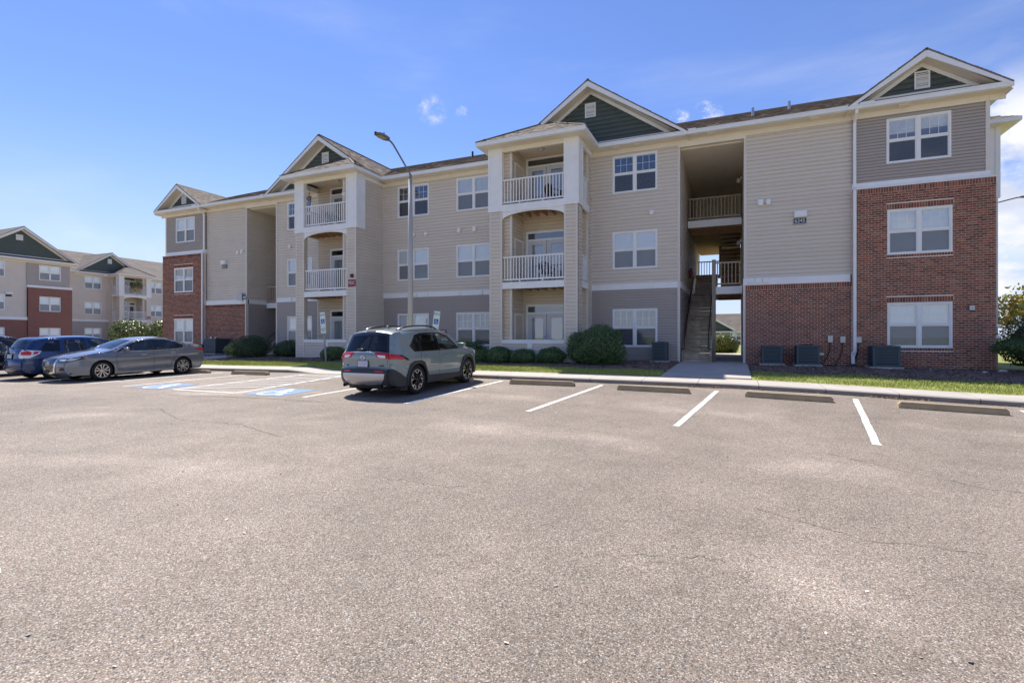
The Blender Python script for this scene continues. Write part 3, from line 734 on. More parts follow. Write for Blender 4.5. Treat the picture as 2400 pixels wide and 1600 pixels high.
def tower(K, fr, top_style=0):
    """balcony stack: closed towards the middle (d 3.73), open at the front and on the outer side (d 7.94)"""
    s = fr.s; yf = -2.23; ys_ = -1.55; BI, BO = 3.73, 7.94; g0 = .30
    def wall(mname, d0, d1, y0, y1, z0, z1, holes=()):                # clad a front (-y) strip or a side
        if y0 == y1:
            a, b = sorted((fr.x(d0), fr.x(d1))); clad(K, mname, (a, fr.oy + y0), (1, 0), (0, -1), b - a, z0, z1, .16, holes)
        else:
            nx = s if d1 > 0 else -s; O = (fr.x(d0), fr.oy + (y0 if nx > 0 else y1)); U = (0, 1) if nx > 0 else (0, -1)
            clad(K, mname, O, U, (nx, 0), abs(y1 - y0), z0, z1, .16, holes)
    # columns: siding below, white panels on the top storey
    for (d0, d1) in ((BI + .05, 4.41), (7.29, BO - .05)):
        K.box('shell', fr, d0 + .02, d1 - .02, yf + .07, -2.0, g0, 7.12)
        if d1 > 7: K.box('shell', fr, d1 - .15, d1 - .02, -2.0, ys_ - .02, g0, 7.12)
        wall('beige_siding', d0, d1, yf + .04, yf + .04, g0, 7.12)
        e = .09
        for dd in (d0, d1 - e): K.box('corner_trim', fr, dd, dd + e, yf + .015, yf + .10, g0, 7.12)
    wall('beige_siding', BO - .05, 1, yf + .04, ys_, g0, 7.12); wall('tan_siding', 7.29, -1, yf + .05, -2.0, g0, 7.08); wall('tan_siding', BO - .21, -1, -2.0, ys_, g0, 7.08); wall('tan_siding', 4.41, 1, yf + .05, ys_, g0, 7.08)
    wall('beige_siding', BI + .05, -1, yf + .04, 0, g0, 9.75); K.box('shell', fr, BI + .07, BI + .2, yf + .2, .45, g0, 9.9)
    
    wall('beige_siding', BO - .05, 1, -.6, 0, g0, 9.75); K.box('shell', fr, BO - .16, BO - .07, -.5, .45, g0, 9.9); K.box('corner_trim', fr, BO - .055, BO - .02, -.06, .012, g0, 9.73); K.box('corner_trim', fr, BI + .015, BI + .055, -.06, .012, g0, 9.73); 
    K.box('corner_trim', fr, BO - .13, BO - .03, -.625, -.54, g0, 9.75)
    w = K.mb('white_panel')
    for (d0, d1) in ((BI, 4.41), (7.29, BO)):
        K.box('white_panel', fr, d0, d1, yf, -2.0, 7.12, 9.76)
        if d1 > 7: K.box('white_panel', fr, d1 - .14, d1, -2.0, ys_ - .03, 7.12, 9.76)
        else: K.box('white_panel', fr, d0, d0 + .2, -2.0, ys_ - .03, 7.12, 9.76)
        K.box('white_trim', fr, d0 - .004, d0 + .10, yf - .02, -2.0 if d1 > 7 else ys_ - .03, 7.12, ZS); K.box('white_trim', fr, d1 - .09, d1 + .004, yf - .02, yf + .1, 7.12, ZS)
        K.box('white_trim', fr, d0 + .10, d1 - .09, yf - .02, yf + .02, 9.66, ZS); K.box('white_trim', fr, d0 + .10, d1 - .09, yf - .02, yf + .02, 7.12, 7.40)
        if d1 > 7: K.box('white_trim', fr, d1 - .02, d1 + .02, ys_ - .13, ys_ - .03, 7.12, ZS); K.box('white_trim', fr, d1 - .02, d1 + .018, yf + .1, ys_ - .13, 7.12, 7.40); K.box('white_trim', fr, d1 - .02, d1 + .018, yf + .1, ys_ - .13, 9.66, ZS)
    K.box('white_trim', fr, BO - .1, BO + .014, ys_ - .03, 0, ZF - .03, ZS); K.box('white_trim', fr, BI - .014, BI + .1, yf + .1, 0, ZF, ZS)
    K.box('white_trim', fr, BI - .016, BI + .02, ys_ - .13, ys_ - .03, 7.12, ZS)
    # beams, arch, decks, sills
    K.box('frieze', fr, BO - .02, 8.295, -.03, .02, ZF, ZS); K.box('frieze', fr, 3.49, BI + .02, -.03, .02, ZF, ZS)
    K.box('frieze', fr, 4.41, 7.29, yf + .0, yf + .14, 9.75, ZS)
    K.box('white_trim', fr, 4.415, 7.285, yf - .012, yf + .05, 7.08, 7.40); K.box('white_trim', fr, BO - .10, BO + .012, ys_ - .03, -.6, 7.08, 7.40)
    K.box('white_trim', fr, 4.415, 7.285, yf + .02, yf + .07, ZB0 + .02, ZB1 + .05); K.box('white_trim', fr, BO - .12, BO - .04, ys_, -.6, ZB0 + .02, ZB1 + .05)
    am = K.mb('arch_board'); k = 16; c, hw = 5.85, 1.435
    arc = [(fr.x(c + hw * math.cos(t)), 6.74 + .30 * math.sin(t)) for t in np.linspace(0, math.pi, k + 1)]
    for p, q in zip(arc, arc[1:]): am.prism([p, (p[0], 7.078), (q[0], 7.078), q], fr.oy + yf + .03, fr.oy + yf + .08)
    for zt in (7.40, 3.97):
        dk = MB(); x0, x1 = sorted((fr.x(BI + .22), fr.x(BO - .12)))
        xx = x0
        dk.box(x0, x1, fr.oy + yf + .08, fr.oy - .6, zt - .03, zt); dk.build('deck', WOOD, K.root)
        jm = K.mb('deck_joists')
        while xx < x1 - .05: jm.box(xx, xx + .04, fr.oy + yf + .08, fr.oy - .6, zt - .28, zt - .031); xx += .40
    m_ = K.mb('slab'); m_.box(fr.x(BI + .1), fr.x(BO - .06), fr.oy + yf + .1, fr.oy - .5, .2, .52)
    wall('beige_siding', 4.41, 7.29, yf + .05, yf + .05, g0, 1.24); wall('beige_siding', BO - .05, 1, ys_, -.6, g0, 1.24)
    K.box('shell', fr, 4.40, 7.30, yf + .08, yf + .18, g0, 1.24)
    K.box('white_trim', fr, 4.40, 7.30, yf + .0, yf + .2, 1.24, 1.41); K.box('white_trim', fr, BO - .14, BO - .02, ys_, -.6, 1.24, 1.41)
    K.box('white_trim', fr, 5.62, 5.84, yf + .005, yf + .06, .45, 1.24)
    # inside the recess: closet, back wall, ceiling, doors
    CL = 4.78; YB = -.6
    wall('tan_siding', 4.40, CL, -2.0, -2.0, .5, 10.1); wall('tan_siding', CL, 1, -2.0, YB, .5, 10.1)
    K.box('corner_trim', fr, CL - .08, CL + .026, -2.03, -1.94, .5, 10.1); K.box('corner_trim', fr, CL - .01, CL + .035, YB - .035, YB + .02, .5, 10.1)
    K.box('shell', fr, BI + .15, CL - .03, -1.97, .45, .4, 10.1); K.box('shell', fr, CL, BO - .16, YB + .13, YB + .25, .4, 10.3)
    holes = []
    for zf in (.54, 3.95, 7.38): a, b = sorted((fr.x(4.92), fr.x(6.96))); holes.append((a - min(fr.x(CL), fr.x(BO - .06)), b - min(fr.x(CL), fr.x(BO - .06)), zf, zf + 2.50))
    a, b = sorted((fr.x(CL), fr.x(BO - .06))); clad(K, 'tan_siding', (a, fr.oy + YB), (1, 0), (0, -1), b - a, .5, 10.1, .16, holes)
    K.mb('porch_ceiling').box(fr.x(BI + .1), fr.x(BO - .1), fr.oy + yf + .14, fr.oy + .3, 10.05, 10.12)
    for i, zf in enumerate((.54, 3.95, 7.38)):
        patio_door(K, fr, zf, i)
        # closet door on the side wall
        m_ = MB(); xx = fr.x(CL + .01); dx_ = s * .02
        y0, y1 = fr.oy - 1.72, fr.oy - .72; t = .07
        for (p, q, c, d) in ((y0, y0 + t, zf, zf + 2.05), (y1 - t, y1, zf, zf + 2.05), (y0 + t, y1 - t, zf + 2.05 - t, zf + 2.05)): m_.box(xx, xx + dx_ * 1.6, p, q, c, d)
        o = m_.build('closet_door', WHITE, K.root); q = MB(); q.box(xx, xx + dx_ * 1.2, y0 + t, y1 - t, zf, zf + 2.05 - t); q.build('door_leaf', TAN, o)
    # railings
    for zf in (7.42, 3.98):
        railing(K, [(fr.x(4.43), fr.oy + yf + .10), (fr.x(7.27), fr.oy + yf + .10)], zf + .06, 1.06)
        railing(K, [(fr.x(BO - .09), fr.oy + ys_ + .02), (fr.x(BO - .09), fr.oy - .62)], zf + .06, 1.06)
    # hip roof
    hw_ = 2.5; m0 = .58; dc = 5.89; L_ = math.hypot(hw_, hw_ * m0); y0 = -2.83
    e0, e1 = dc - hw_, dc + hw_
    shingle_plane(K, 'roof', (min(fr.x(e0), fr.x(e1)), fr.oy + y0, ZE), (1, 0, 0), (0, 1, m0), [(0, 0), (2 * hw_, 0), (hw_, L_)])
    for e_, sg in ((e0, 1), (e1, -1)):
        shingle_plane(K, 'roof', (fr.x(e_), fr.oy + y0, ZE), (0, 1, 0), (sg * s, 0, m0), [(0, 0), (2.23 + .3, 0), (2.9, L_), (hw_, L_)])
        K.mb('roof_ridge').tube([(fr.x(e_), fr.oy + y0, ZE + .015), (fr.x(dc), fr.oy + y0 + hw_, ZE + hw_ * m0 + .015)], .05, 6)
        xg = fr.x(e_); K.mb('gutter').box(xg, xg + (.10 * sg * s), fr.oy + y0 + .10, fr.oy - .6, 9.945, ZE + .01)
    K.box('gutter', fr, e0, e1, y0, y0 + .10, 9.945, ZE + .01); K.box('gutter', fr, e0 - .015, e1 + .015, y0 - .018, y0, ZE - .03, ZE + .012)
    K.box('soffit', fr, e0 + .1, e1 - .1, y0 + .1, yf + .1, ZS, ZS + .02); K.box('soffit', fr, e0 + .1, BI + .1, yf + .1, -.0, ZS, ZS + .02); K.box('soffit', fr, BO - .1, e1 - .1, yf + .1, 0, ZS, ZS + .02)

def patio_door(K, fr, zf, i):
    y = fr.oy - .6; x0, x1 = sorted((fr.x(4.92), fr.x(6.96))); t = .09; m_ = MB(); zt = zf + 2.50
    m_.box(x0, x1, y - .03, y + .05, zt - t, zt); m_.box(x0, x0 + t, y - .03, y + .05, zf, zt - t); m_.box(x1 - t, x1, y - .03, y + .05, zf, zt - t); m_.box(x0 + t, x1 - t, y - .025, y + .05, zf + 2.06, zf + 2.14)
    o = m_.build('patio_door', WHITE, K.root)
    q = MB(); q.face([(x0 + t, y + .0, zf + 2.14), (x1 - t, y + .0, zf + 2.14), (x1 - t, y + .0, zt - t), (x0 + t, y + .0, zt - t)]); q.build('transom_pane', GLASS, o)
    xm = (x0 + x1) / 2
    for a, b in ((x0 + t, xm - .01), (xm + .01, x1 - t)):
        d = MB(); g0, g1 = a + .2, b - .17
        d.box(a, g0, y - .01, y + .035, zf + .02, zf + 2.06); d.box(g1, b, y - .01, y + .035, zf + .02, zf + 2.06); d.box(g0, g1, y - .01, y + .035, zf + .02, zf + .3); d.box(g0, g1, y - .01, y + .035, zf + 1.88, zf + 2.06)
        d.build('door_leaf', DOORW, o)
        q = MB(); q.face([(g0, y + .01, zf + .3), (g1, y + .01, zf + .3), (g1, y + .01, zf + 1.88), (g0, y + .01, zf + 1.88)]); q.build('door_pane', GLASS, o)
        if not K.far:
            bl = MB(); zz = zf + 1.86
            while zz > zf + .3: bl.face([(g0, y + .03, zz - .022), (g1, y + .03, zz - .022), (g1, y + .045, zz), (g0, y + .045, zz)]); zz -= .04
            bl.build('blind', BLIND, o)
    kn = MB(); kn.lathe([(0, -.06), (.028, -.055), (.03, -.03), (.012, -.025), (.012, .0)], 10, 'y', (xm - .09, y, zf + 1.0)); kn.build('door_handle', METAL, o, True)
    K.mb('shell').box(x0, x1, y + .12, y + .2, zf, zt)

def railing(K, ends, zb, h, name='balcony_railing', m=None, step=.143, parent=None, feet=True, rootz=None):
    m = m or WHITE; (xa, ya), (xb, yb) = ends; d = Vector((xb - xa, yb - ya, 0)); L_ = d.length; d.normalize(); par = parent or K.root
    mb = MB(); mb.bar((xa, ya, zb + h - .03), (xb, yb, zb + h - .03), .07, .06); o = mb.build(name, m, par)
    mb = MB(); mb.bar((xa, ya, zb + .035), (xb, yb, zb + .035), .05, .065); mb.build('bottom_rail', m, o)
    if feet:
        for t in (.28, .66):
            mb = MB(); p = Vector((xa, ya, zb)) + d * L_ * t; mb.box(p.x - .03, p.x + .03, p.y - .03, p.y + .03, zb - .075, zb + .0); mb.build('rail_foot', m, o)
    n = max(2, int(round(L_ / step)))
    key = ('bal', round(h, 3), m.name); me = K.cache.get(key)
    if me is None:
        b = MB(); b.box(-.018, .018, -.018, .018, 0, h - .125, skip='tb'); me = bpy.data.meshes.new('baluster'); me.from_pydata(b.v, [], b.f); me.materials.append(m); K.cache[key] = me
    for i in range(n):
        p = Vector((xa, ya, zb + .066)) + d * L_ * (i + .5) / n; link('baluster', me, o, p)
    return o

def flush(K, near=None):
    """turn everything gathered for a building into its parts"""
    mats = {'beige_siding': BEIGE, 'gray_siding': GRAY, 'tan_siding': TAN, 'green_siding': GREEN, 'white_trim': WHITE, 'white_panel': WHITE, 'corner_trim': BTRIM, 'frieze': CREAM, 'gable_frieze': WHITE, 'soffit': CREAM,
            'gutter': WHITE, 'rake_board': WHITE, 'roof_deck': FSHING if K.far else SHINGLE, 'roof_ridge': SHINGLE, 'shell': DARKIN, 'arch_board': WHITE, 'deck_joists': JOIST, 'slab': CONC, 'porch_ceiling': CREAM, 'brick_backing': FBRICK if K.far else MORTAR}
    wm = np.array(K.root.matrix_basis) if K.root.matrix_basis else np.eye(4)
    loc = np.array(K.root.location)
    if K.boards:
        cand = [b for b in K.boards if b[9]]; cand.sort(key=lambda b: np.hypot(b[1][0] + b[2][0] * (b[4] + b[5]) / 2 + loc[0], b[1][1] + loc[1]) / max(.3, b[5] - b[4]) ** .5)
        chosen = set(id(b) for b in cand[:300])
        for b in K.boards:
            mname, O, U, Nn, a, c, z0, z1, course, ob = b
            if id(b) in chosen:
                key = ('lap', mname, round(z1 - z0, 3)); me = K.cache.get(key)
                if me is None:
                    q = MB(); lap(q, (0, 0), (1, 0), (0, -1), 0, 1, 0, z1 - z0, course); me = bpy.data.meshes.new('siding_board'); me.from_pydata(q.v, [], q.f); me.materials.append(mats[mname]); K.cache[key] = me
                o = link('siding_board', me, K.root, (O[0] + a, O[1], z0)); o.scale = (c - a, 1, 1)
            else: lap(K.mb(mname), O, U, Nn, a, c, z0, z1, course)
    if K.bricks:
        def px(b): return np.hypot((b[0] + b[1]) / 2 + loc[0], b[4] + loc[1]) * (1 / (1 + .9 * max(0, ((b[0] + b[1]) / 2 + loc[0]) / 22))) - .02 * b[2]
        bs = sorted(K.bricks, key=lambda b: px(b) - 4 * ((b[1] - b[0]) * (b[3] - b[2])) / .013)
        for b in bs[:300]:
            key = ('brick',); me = K.cache.get(key)
            if me is None:
                q = MB(); q.box(0, 1, 0, 1, 0, 1, skip='k'); me = bpy.data.meshes.new('brick'); me.from_pydata(q.v, [], q.f); me.materials.append(BRICK); K.cache[key] = me
            o = link('brick', me, K.root, (b[0], b[4], b[2])); o.scale = (b[1] - b[0], b[5] - b[4], b[3] - b[2])
        q = MB()
        for b in bs[300:]: q.box(b[0], b[1], b[4], b[5], b[2], b[3], skip='k')
        tag(q.build('brickwork', BRICK, K.root), kind='stuff')
    if 'tabs' in K.cache: tag(quads_mesh('roof_shingles', np.concatenate(K.cache['tabs']), SHINGLE, K.root), kind='stuff')
    for nm, q in K.col.items():
        if not q.f: continue
        nice = {'shell': 'interior_shell', 'roof_deck': 'roof_plane', 'white_trim': 'trim_board', 'brick_backing': 'brick_wall' if K.far else 'mortar_wall', 'beige_siding': 'beige_siding_wall' if K.far else 'beige_siding', 'white_panel': 'column_panel', 'slab': 'floor_slab', 'gray_siding': 'grey_siding'}.get(nm, nm)
        if nm in ('beige_siding', 'gray_siding', 'tan_siding', 'green_siding', 'deck_joists') and not K.far: tag(q.build(nice, mats[nm], K.root), kind='stuff'); continue
        cuts = sorted(set(q.cuts)) + [len(q.f)]                         # one part per piece
        for a, b in zip(cuts, cuts[1:]):
            if b <= a: continue
            p = MB(); idx = {}
            for f in q.f[a:b]:
                p.f.append(tuple(idx.setdefault(i, len(idx)) for i in f)); p.m.append(0)
            p.v = [None] * len(idx)
            for i, j in idx.items(): p.v[j] = q.v[i]
            p.build(nice, mats[nm], K.root)
TAN_ = mat('tan_vinyl', (.50, .41, .30), .55, var=.05, vscale=.8, island=.03, bump=.08, bscale=25)
# ------------------------------------------------------------------ the main apartment building
root = thing('apartment_building', 'long three storey apartment building with beige siding, red brick ends and two white balcony towers', 'apartment building', (XC, YF, 0))
K = Kit(root)
def boards_front(fr, mname, d0, d1, z0, z1, course, holes=(), y=0., objs=False):
    a, b = sorted((fr.x(d0), fr.x(d1)))
    hs = []
    for (h0, h1, c, d) in holes:
        p, q = sorted((fr.x(h0), fr.x(h1))); hs.append((p - a, q - a, c, d))
    clad(K, mname, (a, fr.oy + y), (1, 0), (0, -1), b - a, z0, z1, course, hs, objs=objs)
def boards_side(fr, mname, d, facing, y0, y1, z0, z1, course):     # facing: +1 outwards (away from the middle)
    nx = fr.s * facing; O = (fr.x(d), fr.oy + (y0 if nx > 0 else y1)); U = (0, 1) if nx > 0 else (0, -1)
    clad(K, mname, O, U, (nx, 0), y1 - y0, z0, z1, course)
def block(fr, d0, d1, y0, y1, z0, z1): K.box('shell', fr, d0, d1, y0, y1, z0, z1)
WROWS = ((1.08, 2.78), (4.55, 6.23), (7.95, 9.64))
fr0 = Fr(0, 0, 1)
# middle wall between the towers
wins = [(-2.81, -.83), (.83, 2.81)]
hl = [(w[0], w[1], z0, z1) for w in wins for z0, z1 in WROWS]
boards_front(fr0, 'beige_siding', -3.75, 3.75, ZB1, ZF, .16, hl, objs=True); boards_front(fr0, 'gray_siding', -3.75, 3.75, .3, ZB0, .115, hl, objs=True)
K.box('white_trim', fr0, -3.75, 3.75, -.03, .02, ZB0, ZB1); block(fr0, -11.6, 11.6, .5, 13, .2, 9.9); eave(K, fr0, -3.49, 3.49)
sty = {(0, 0): 'closed', (0, 1): 'closed', (0, 2): 'open', (1, 0): 'open', (1, 1): 'closed', (1, 2): 'closed'}
for i, w in enumerate(wins):
    for j, (z0, z1) in enumerate(WROWS): window(K, w[0], w[1], z0, z1, 0, sty[(i, j)])
for s in (1, -1):
    fr = Fr(0, 0, s)
    tower(K, fr)
    # window bay beside the tower
    w = (8.88, 10.84); hl = [(w[0], w[1], z0, z1) for z0, z1 in WROWS]
    boards_front(fr, 'beige_siding', 7.9, 11.77, ZB1, ZF, .16, hl, objs=s > 0); boards_front(fr, 'gray_siding', 7.9, 11.77, .3, ZB0, .115, hl, objs=s > 0)
    K.box('white_trim', fr, 7.9, 11.70, -.03, .02, ZB0, ZB1)
    for j, (z0, z1) in enumerate(WROWS): window(K, fr.x(w[0]), fr.x(w[1]), z0, z1, 0, (('open', 'closed', 'open') if s > 0 else ('curtain', 'closed', 'open'))[j])
    K.box('corner_trim', fr, 11.68, 11.785, -.035, .06, .3, ZF)
    eave(K, fr, 8.295, 12.3)
    rakes(K, fr, 7.87, 4.3, 13.06, -.6, 0, 10.38, 3.42); gable_roof(K, fr, 7.87, 4.3, 13.06); louvre(K, fr, 7.86, 11.58, 12.23, .50, -.01)
    # breezeway
    eave(K, fr, 12.3, 18.02, frieze=False); K.box('frieze', fr, 14.28, 18.05, -.03, .02, ZF, ZS); K.box('frieze', fr, 11.7, 14.35, -.05, .2, ZF - .10, ZS)
    boards_side(fr, 'beige_siding', 11.77, 1, 0, 13, ZB1, 9.6, .16); boards_side(fr, 'gray_siding', 11.77, 1, 0, 13, .3, ZB0, .115)
    boards_side(fr, 'beige_siding', 14.28, -1, 0, 13, ZB1, 9.6, .16); boards_side(fr, 'gray_siding', 14.28, -1, 0, 13, .3, ZB0, .115)
    K.box('white_trim', fr, 11.77, 11.80, .06, 13, ZB0, ZB1); K.box('white_trim', fr, 14.25, 14.28, .12, 13, ZB0, ZB1)
    block(fr, 11.5, 11.75, .04, 13, .2, 9.9); block(fr, 14.30, 14.5, .04, 13, .2, 9.9)
    K.box('porch_ceiling', fr, 11.7, 14.35, .2, 13, 9.58, 9.66)
    K.box('corner_trim', fr, 14.27, 14.375, -.035, .06, ZB1, ZF); K.box('corner_trim', fr, 14.245, 14.33, -.12, .06, .3, ZB0)
    K.box('slab', fr, 11.75, 14.3, .0, 14, .2, .46)
    # stair wall: brick below, siding above
    boards_front(fr, 'beige_siding', 14.3, 18.05, ZB1, ZF, .16, objs=s > 0); block(fr, 14.4, 21.8, .4, 13, .2, 9.9)
    K.box('white_trim', fr, 14.25, 17.95, -.14, .02, ZB0 - .02, ZB1)
    brick_wall(K, fr.x(14.33), fr.x(18.0), -.10, .3, ZB0 - .02)
    K.box('shell', fr, 14.34, 18.2, .03, .3, .2, 9.8)
    # end bay: brick for two storeys, grey siding on top
    bw = (19.09, 21.0)
    boards_front(fr, 'gray_siding', 18.02, 22.05, 7.30, ZF + .04, .115, [(bw[0], bw[1], 7.92, 9.58)], y=-.06, objs=s > 0)
    K.box('white_trim', fr, 18.0, 22.075, -.115, .0, 7.086, 7.30); K.box('white_trim', fr, 18.0, 22.24, -.22, -.0, 7.05, 7.085)
    K.box('corner_trim', fr, 21.95, 22.07, -.10, .05, 7.30, ZF + .04)
    brick_wall(K, fr.x(18.0), fr.x(22.2), -.20, .2, 7.05, [(fr.x(bw[0]), fr.x(bw[1]), 1.13, 2.77), (fr.x(bw[0]), fr.x(bw[1]), 4.54, 6.19)])
    styles = ('closed', 'closed', 'half') if s > 0 else ('curtain', 'closed', 'curtain')
    for (z0, z1, yy), st in zip(((1.13, 2.77, -.17), (4.54, 6.19, -.17), (7.92, 9.58, -.06)), styles): window(K, fr.x(bw[0]), fr.x(bw[1]), z0, z1, yy, st)
    K.box('brick_backing', fr, 22.0, 22.19, -.08, 3.2, .2, 7.05); K.box('shell', fr, 18.2, 22.0, .05, 13, .2, 9.9)
    boards_side(fr, 'gray_siding', 22.05, 1, -.05, 13, 7.05, 9.75, .115); boards_side(fr, 'beige_siding', 22.1, 1, 3.2, 13, .3, 7.05, .16)
    eave(K, fr, 18.02, 22.5, wall=-.06); rakes(K, fr, 20.15, 2.37, 11.72, -.6, -.05, 10.40, 1.40); gable_roof(K, fr, 20.15, 2.37, 11.72); louvre(K, fr, 20.16, 10.51, 11.14, .46, -.06)
    xg = fr.x(22.5); K.mb('gutter').box(xg, xg - .1 * s, -.5, 13.6, 9.948, ZE + .006); K.box('soffit', fr, 22.02, 22.4, -.062, 13, ZS + .001, ZS + .019); K.box('frieze', fr, 22.05, 22.08, -.10, 13, ZF + .04, ZS + .002)
    # gutter end caps and downspout with its elbows
    K.box('gutter', fr, 18.18, 18.62, -.63, -.49, ZE - .06, ZE + .05); K.box('gutter', fr, 11.95, 12.45, -.63, -.49, ZE - .06, ZE + .05)
    q = MB(); xd = fr.x(18.08)
    for a, b in (((xd, -.53, 9.98), (xd, -.50, 9.80)), ((xd, -.50, 9.82), (xd, -.15, 9.60)), ((xd, -.15, 9.62), (xd, -.15, 7.12)), ((xd, -.15, 7.16), (xd - .02 * s, -.29, 6.98)), ((xd - .02 * s, -.29, 7.0), (xd - .02 * s, -.29, .98)), ((xd - .02 * s, -.29, 1.0), (xd - .09 * s, -.33, .80)), ((xd - .09 * s, -.33, .82), (xd - .09 * s, -.38, .50))): q.bar(a, b, .085, .10)
    q.build('downspout', WHITE, root)
    q = MB(); q.tube([(xd - .09 * s, -.38, .52), (xd - .09 * s, -.40, .33)], .06, 10); q.build('downspout_boot', BLACKM, root)
    # side porch tower at the gable end
    ex = [(22.05, 23.65, 3.55, 7.2)]
    for (d0, d1, y0, y1) in ex:
        K.box('white_panel', fr, d0, d1, y0, y1, 7.1, ZS); K.box('white_trim', fr, d1 - .14, d1 + .02, y0 - .02, y0 + .1, 7.1, ZS)
        boards_front(fr, 'beige_siding', d0, d1 - .08, .3, 7.1, .16, y=y0 + .03); K.box('shell', fr, d0, d1 - .1, y0 + .08, y1, .2, 7.1); boards_side(fr, 'beige_siding', d1 - .08, 1, y0 + .03, y1, .3, 7.1, .16); K.box('corner_trim', fr, d1 - .15, d1 - .05, y0 + .0, y0 + .1, .3, 7.1)
        K.box('gutter', fr, d0, d1 + .5, y0 - .5, y0 - .4, 9.945, ZE); K.box('gutter', fr, d1 + .4, d1 + .5, y0 - .4, y1 + .5, 9.945, ZE); K.box('soffit', fr, d0, d1 + .4, y0 - .4, y1 + .4, ZS, ZS + .02)
        shingle_plane(K, 'roof', (min(fr.x(d0), fr.x(d1 + .5)), y0 - .5, ZE), (1, 0, 0), (0, 1, .5), [(0, 0), (d1 + .5 - d0, 0), (d1 + .5 - d0 - (2.1 if s > 0 else 0), 2.3), (0 if s > 0 else 2.1, 2.3)])
    # wall fittings
    def fitting(name, boxes, m, d=None): q = MB(); [q.box(*b) for b in boxes]; return q.build(name, m, root)
    for d0, d1, z0, z1 in (((14.79, 14.99, 6.85, 7.07), (15.09, 15.25, 6.86, 7.05)) if s > 0 else ((14.96, 15.18, 6.82, 7.01), (14.58, 14.80, 6.83, 7.06))):
        a, b = sorted((fr.x(d0), fr.x(d1))); fitting('wall_vent', [(a, b, -.09, 0, z0, z1), (a + .03, b - .03, -.12, -.09, z0 - .03, z1 - .06)], WHITE)
    a, b = sorted((fr.x(16.08), fr.x(16.52)))
    wl = fitting('wall_light', [(a, b, -.16, 0, 6.22, 6.46), (a + .03, b - .03, -.19, -.16, 6.25, 6.43)], WHITE)
    q = MB(); q.box(a + .05, b - .05, -.14, -.02, 6.205, 6.22); q.build('lamp_lens', BTRIM, wl)
    a, b = sorted((fr.x(10.52), fr.x(10.69))); fitting('wall_vent', [(a, b, -.10, 0, 6.9, 7.06), (a + .02, b - .02, -.13, -.10, 6.87, 7.0)], WHITE)
    a, b = sorted((fr.x(10.49), fr.x(10.69))); fitting('band_vent', [(a, b, -.08, -.03, 3.71, 3.90)], WHITE)
    for d in ((14.45, 14.72, 14.98) if s > 0 else (14.5,)): a, b = sorted((fr.x(d), fr.x(d + .19))); fitting('band_vent', [(a, b, -.20, -.14, 3.70, 3.90)], WHITE)
    for d in (12.9, 9.9, 16.6, 9.0, 19.4): a, b = sorted((fr.x(d), fr.x(d + .3))); fitting('soffit_light', [(a, b, -.40, -.15, 9.90, 9.93)], CREAM)
for d0, d1, z0, z1 in ((-1.85, -1.68, 6.9, 7.06), (-1.07, -.9, 6.89, 7.05), (.92, 1.09, 6.88, 7.08), (1.78, 1.99, 6.87, 7.09)):
    q = MB(); q.box(d0, d1, -.10, 0, z0, z1); q.box(d0 + .02, d1 - .02, -.13, -.10, z0 - .02, z1 - .06); q.build('wall_vent', WHITE, root)
for d0 in (-1.75, -1.09, .88, 2.12): q = MB(); q.box(d0, d0 + .2, -.075, -.03, 3.67, 3.86); q.build('band_vent', WHITE, root)
q = MB(); q.box(-14.86, -14.42, -.28, -.02, 3.86, 4.26); q.bar((-14.4, -.2, 4.0), (-14.25, -.1, 4.05), .05, .12); q.build('satellite_dish_box', METAL, root)
q = MB(); q.lathe([(0, -.10), (.09, -.09), (.10, 0)], 14, 'y', (-4.02, -2.21, 4.66)); q.build('alarm_bell', mat('bell_red', (.12, .03, .03), .5), root, True)
# conduit boxes and line sets on the brick
for (d0, d1, z0, z1, yy) in ((17.21, 17.36, 1.32, 1.57, -.12), (17.62, 17.77, 1.31, 1.53, -.12), (18.12, 18.26, 1.31, 1.52, -.22), (-17.4, -17.25, 1.3, 1.55, -.12), (-18.0, -17.86, 1.3, 1.52, -.12), (-17.0, -16.86, 1.3, 1.5, -.12)):
    q = MB(); q.box(d0, d1, yy - .09, yy + .02, z0, z1); q.box(d0 - .008, d1 + .008, yy - .105, yy - .09, z0 + .02, z1 + .008); q.build('disconnect_box', METAL, root)
    q = MB(); c_ = (d0 + d1) / 2; q.tube([(c_, yy - .03, z0), (c_ - .02, yy - .03, z0 - .35), (c_ - .12, yy - .06, z0 - .62), (c_ - .28, yy - .2, z0 - .85)], .014, 6); q.build('conduit', BLACKM, root)
q = MB(); q.box(16.92, 17.08, -.2, -.1, .82, .92); q.box(21.45, 21.60, -.28, -.2, 2.46, 2.62); q.build('hose_tap_box', METAL, root)
for z in (1.9, 1.52, 1.16): q = MB(); q.lathe([(0, -.1), (.07, -.08), (.08, .05)], 10, 'y', (22.27, -.05, z)); q.build('meter_socket', WHITE, root, True)
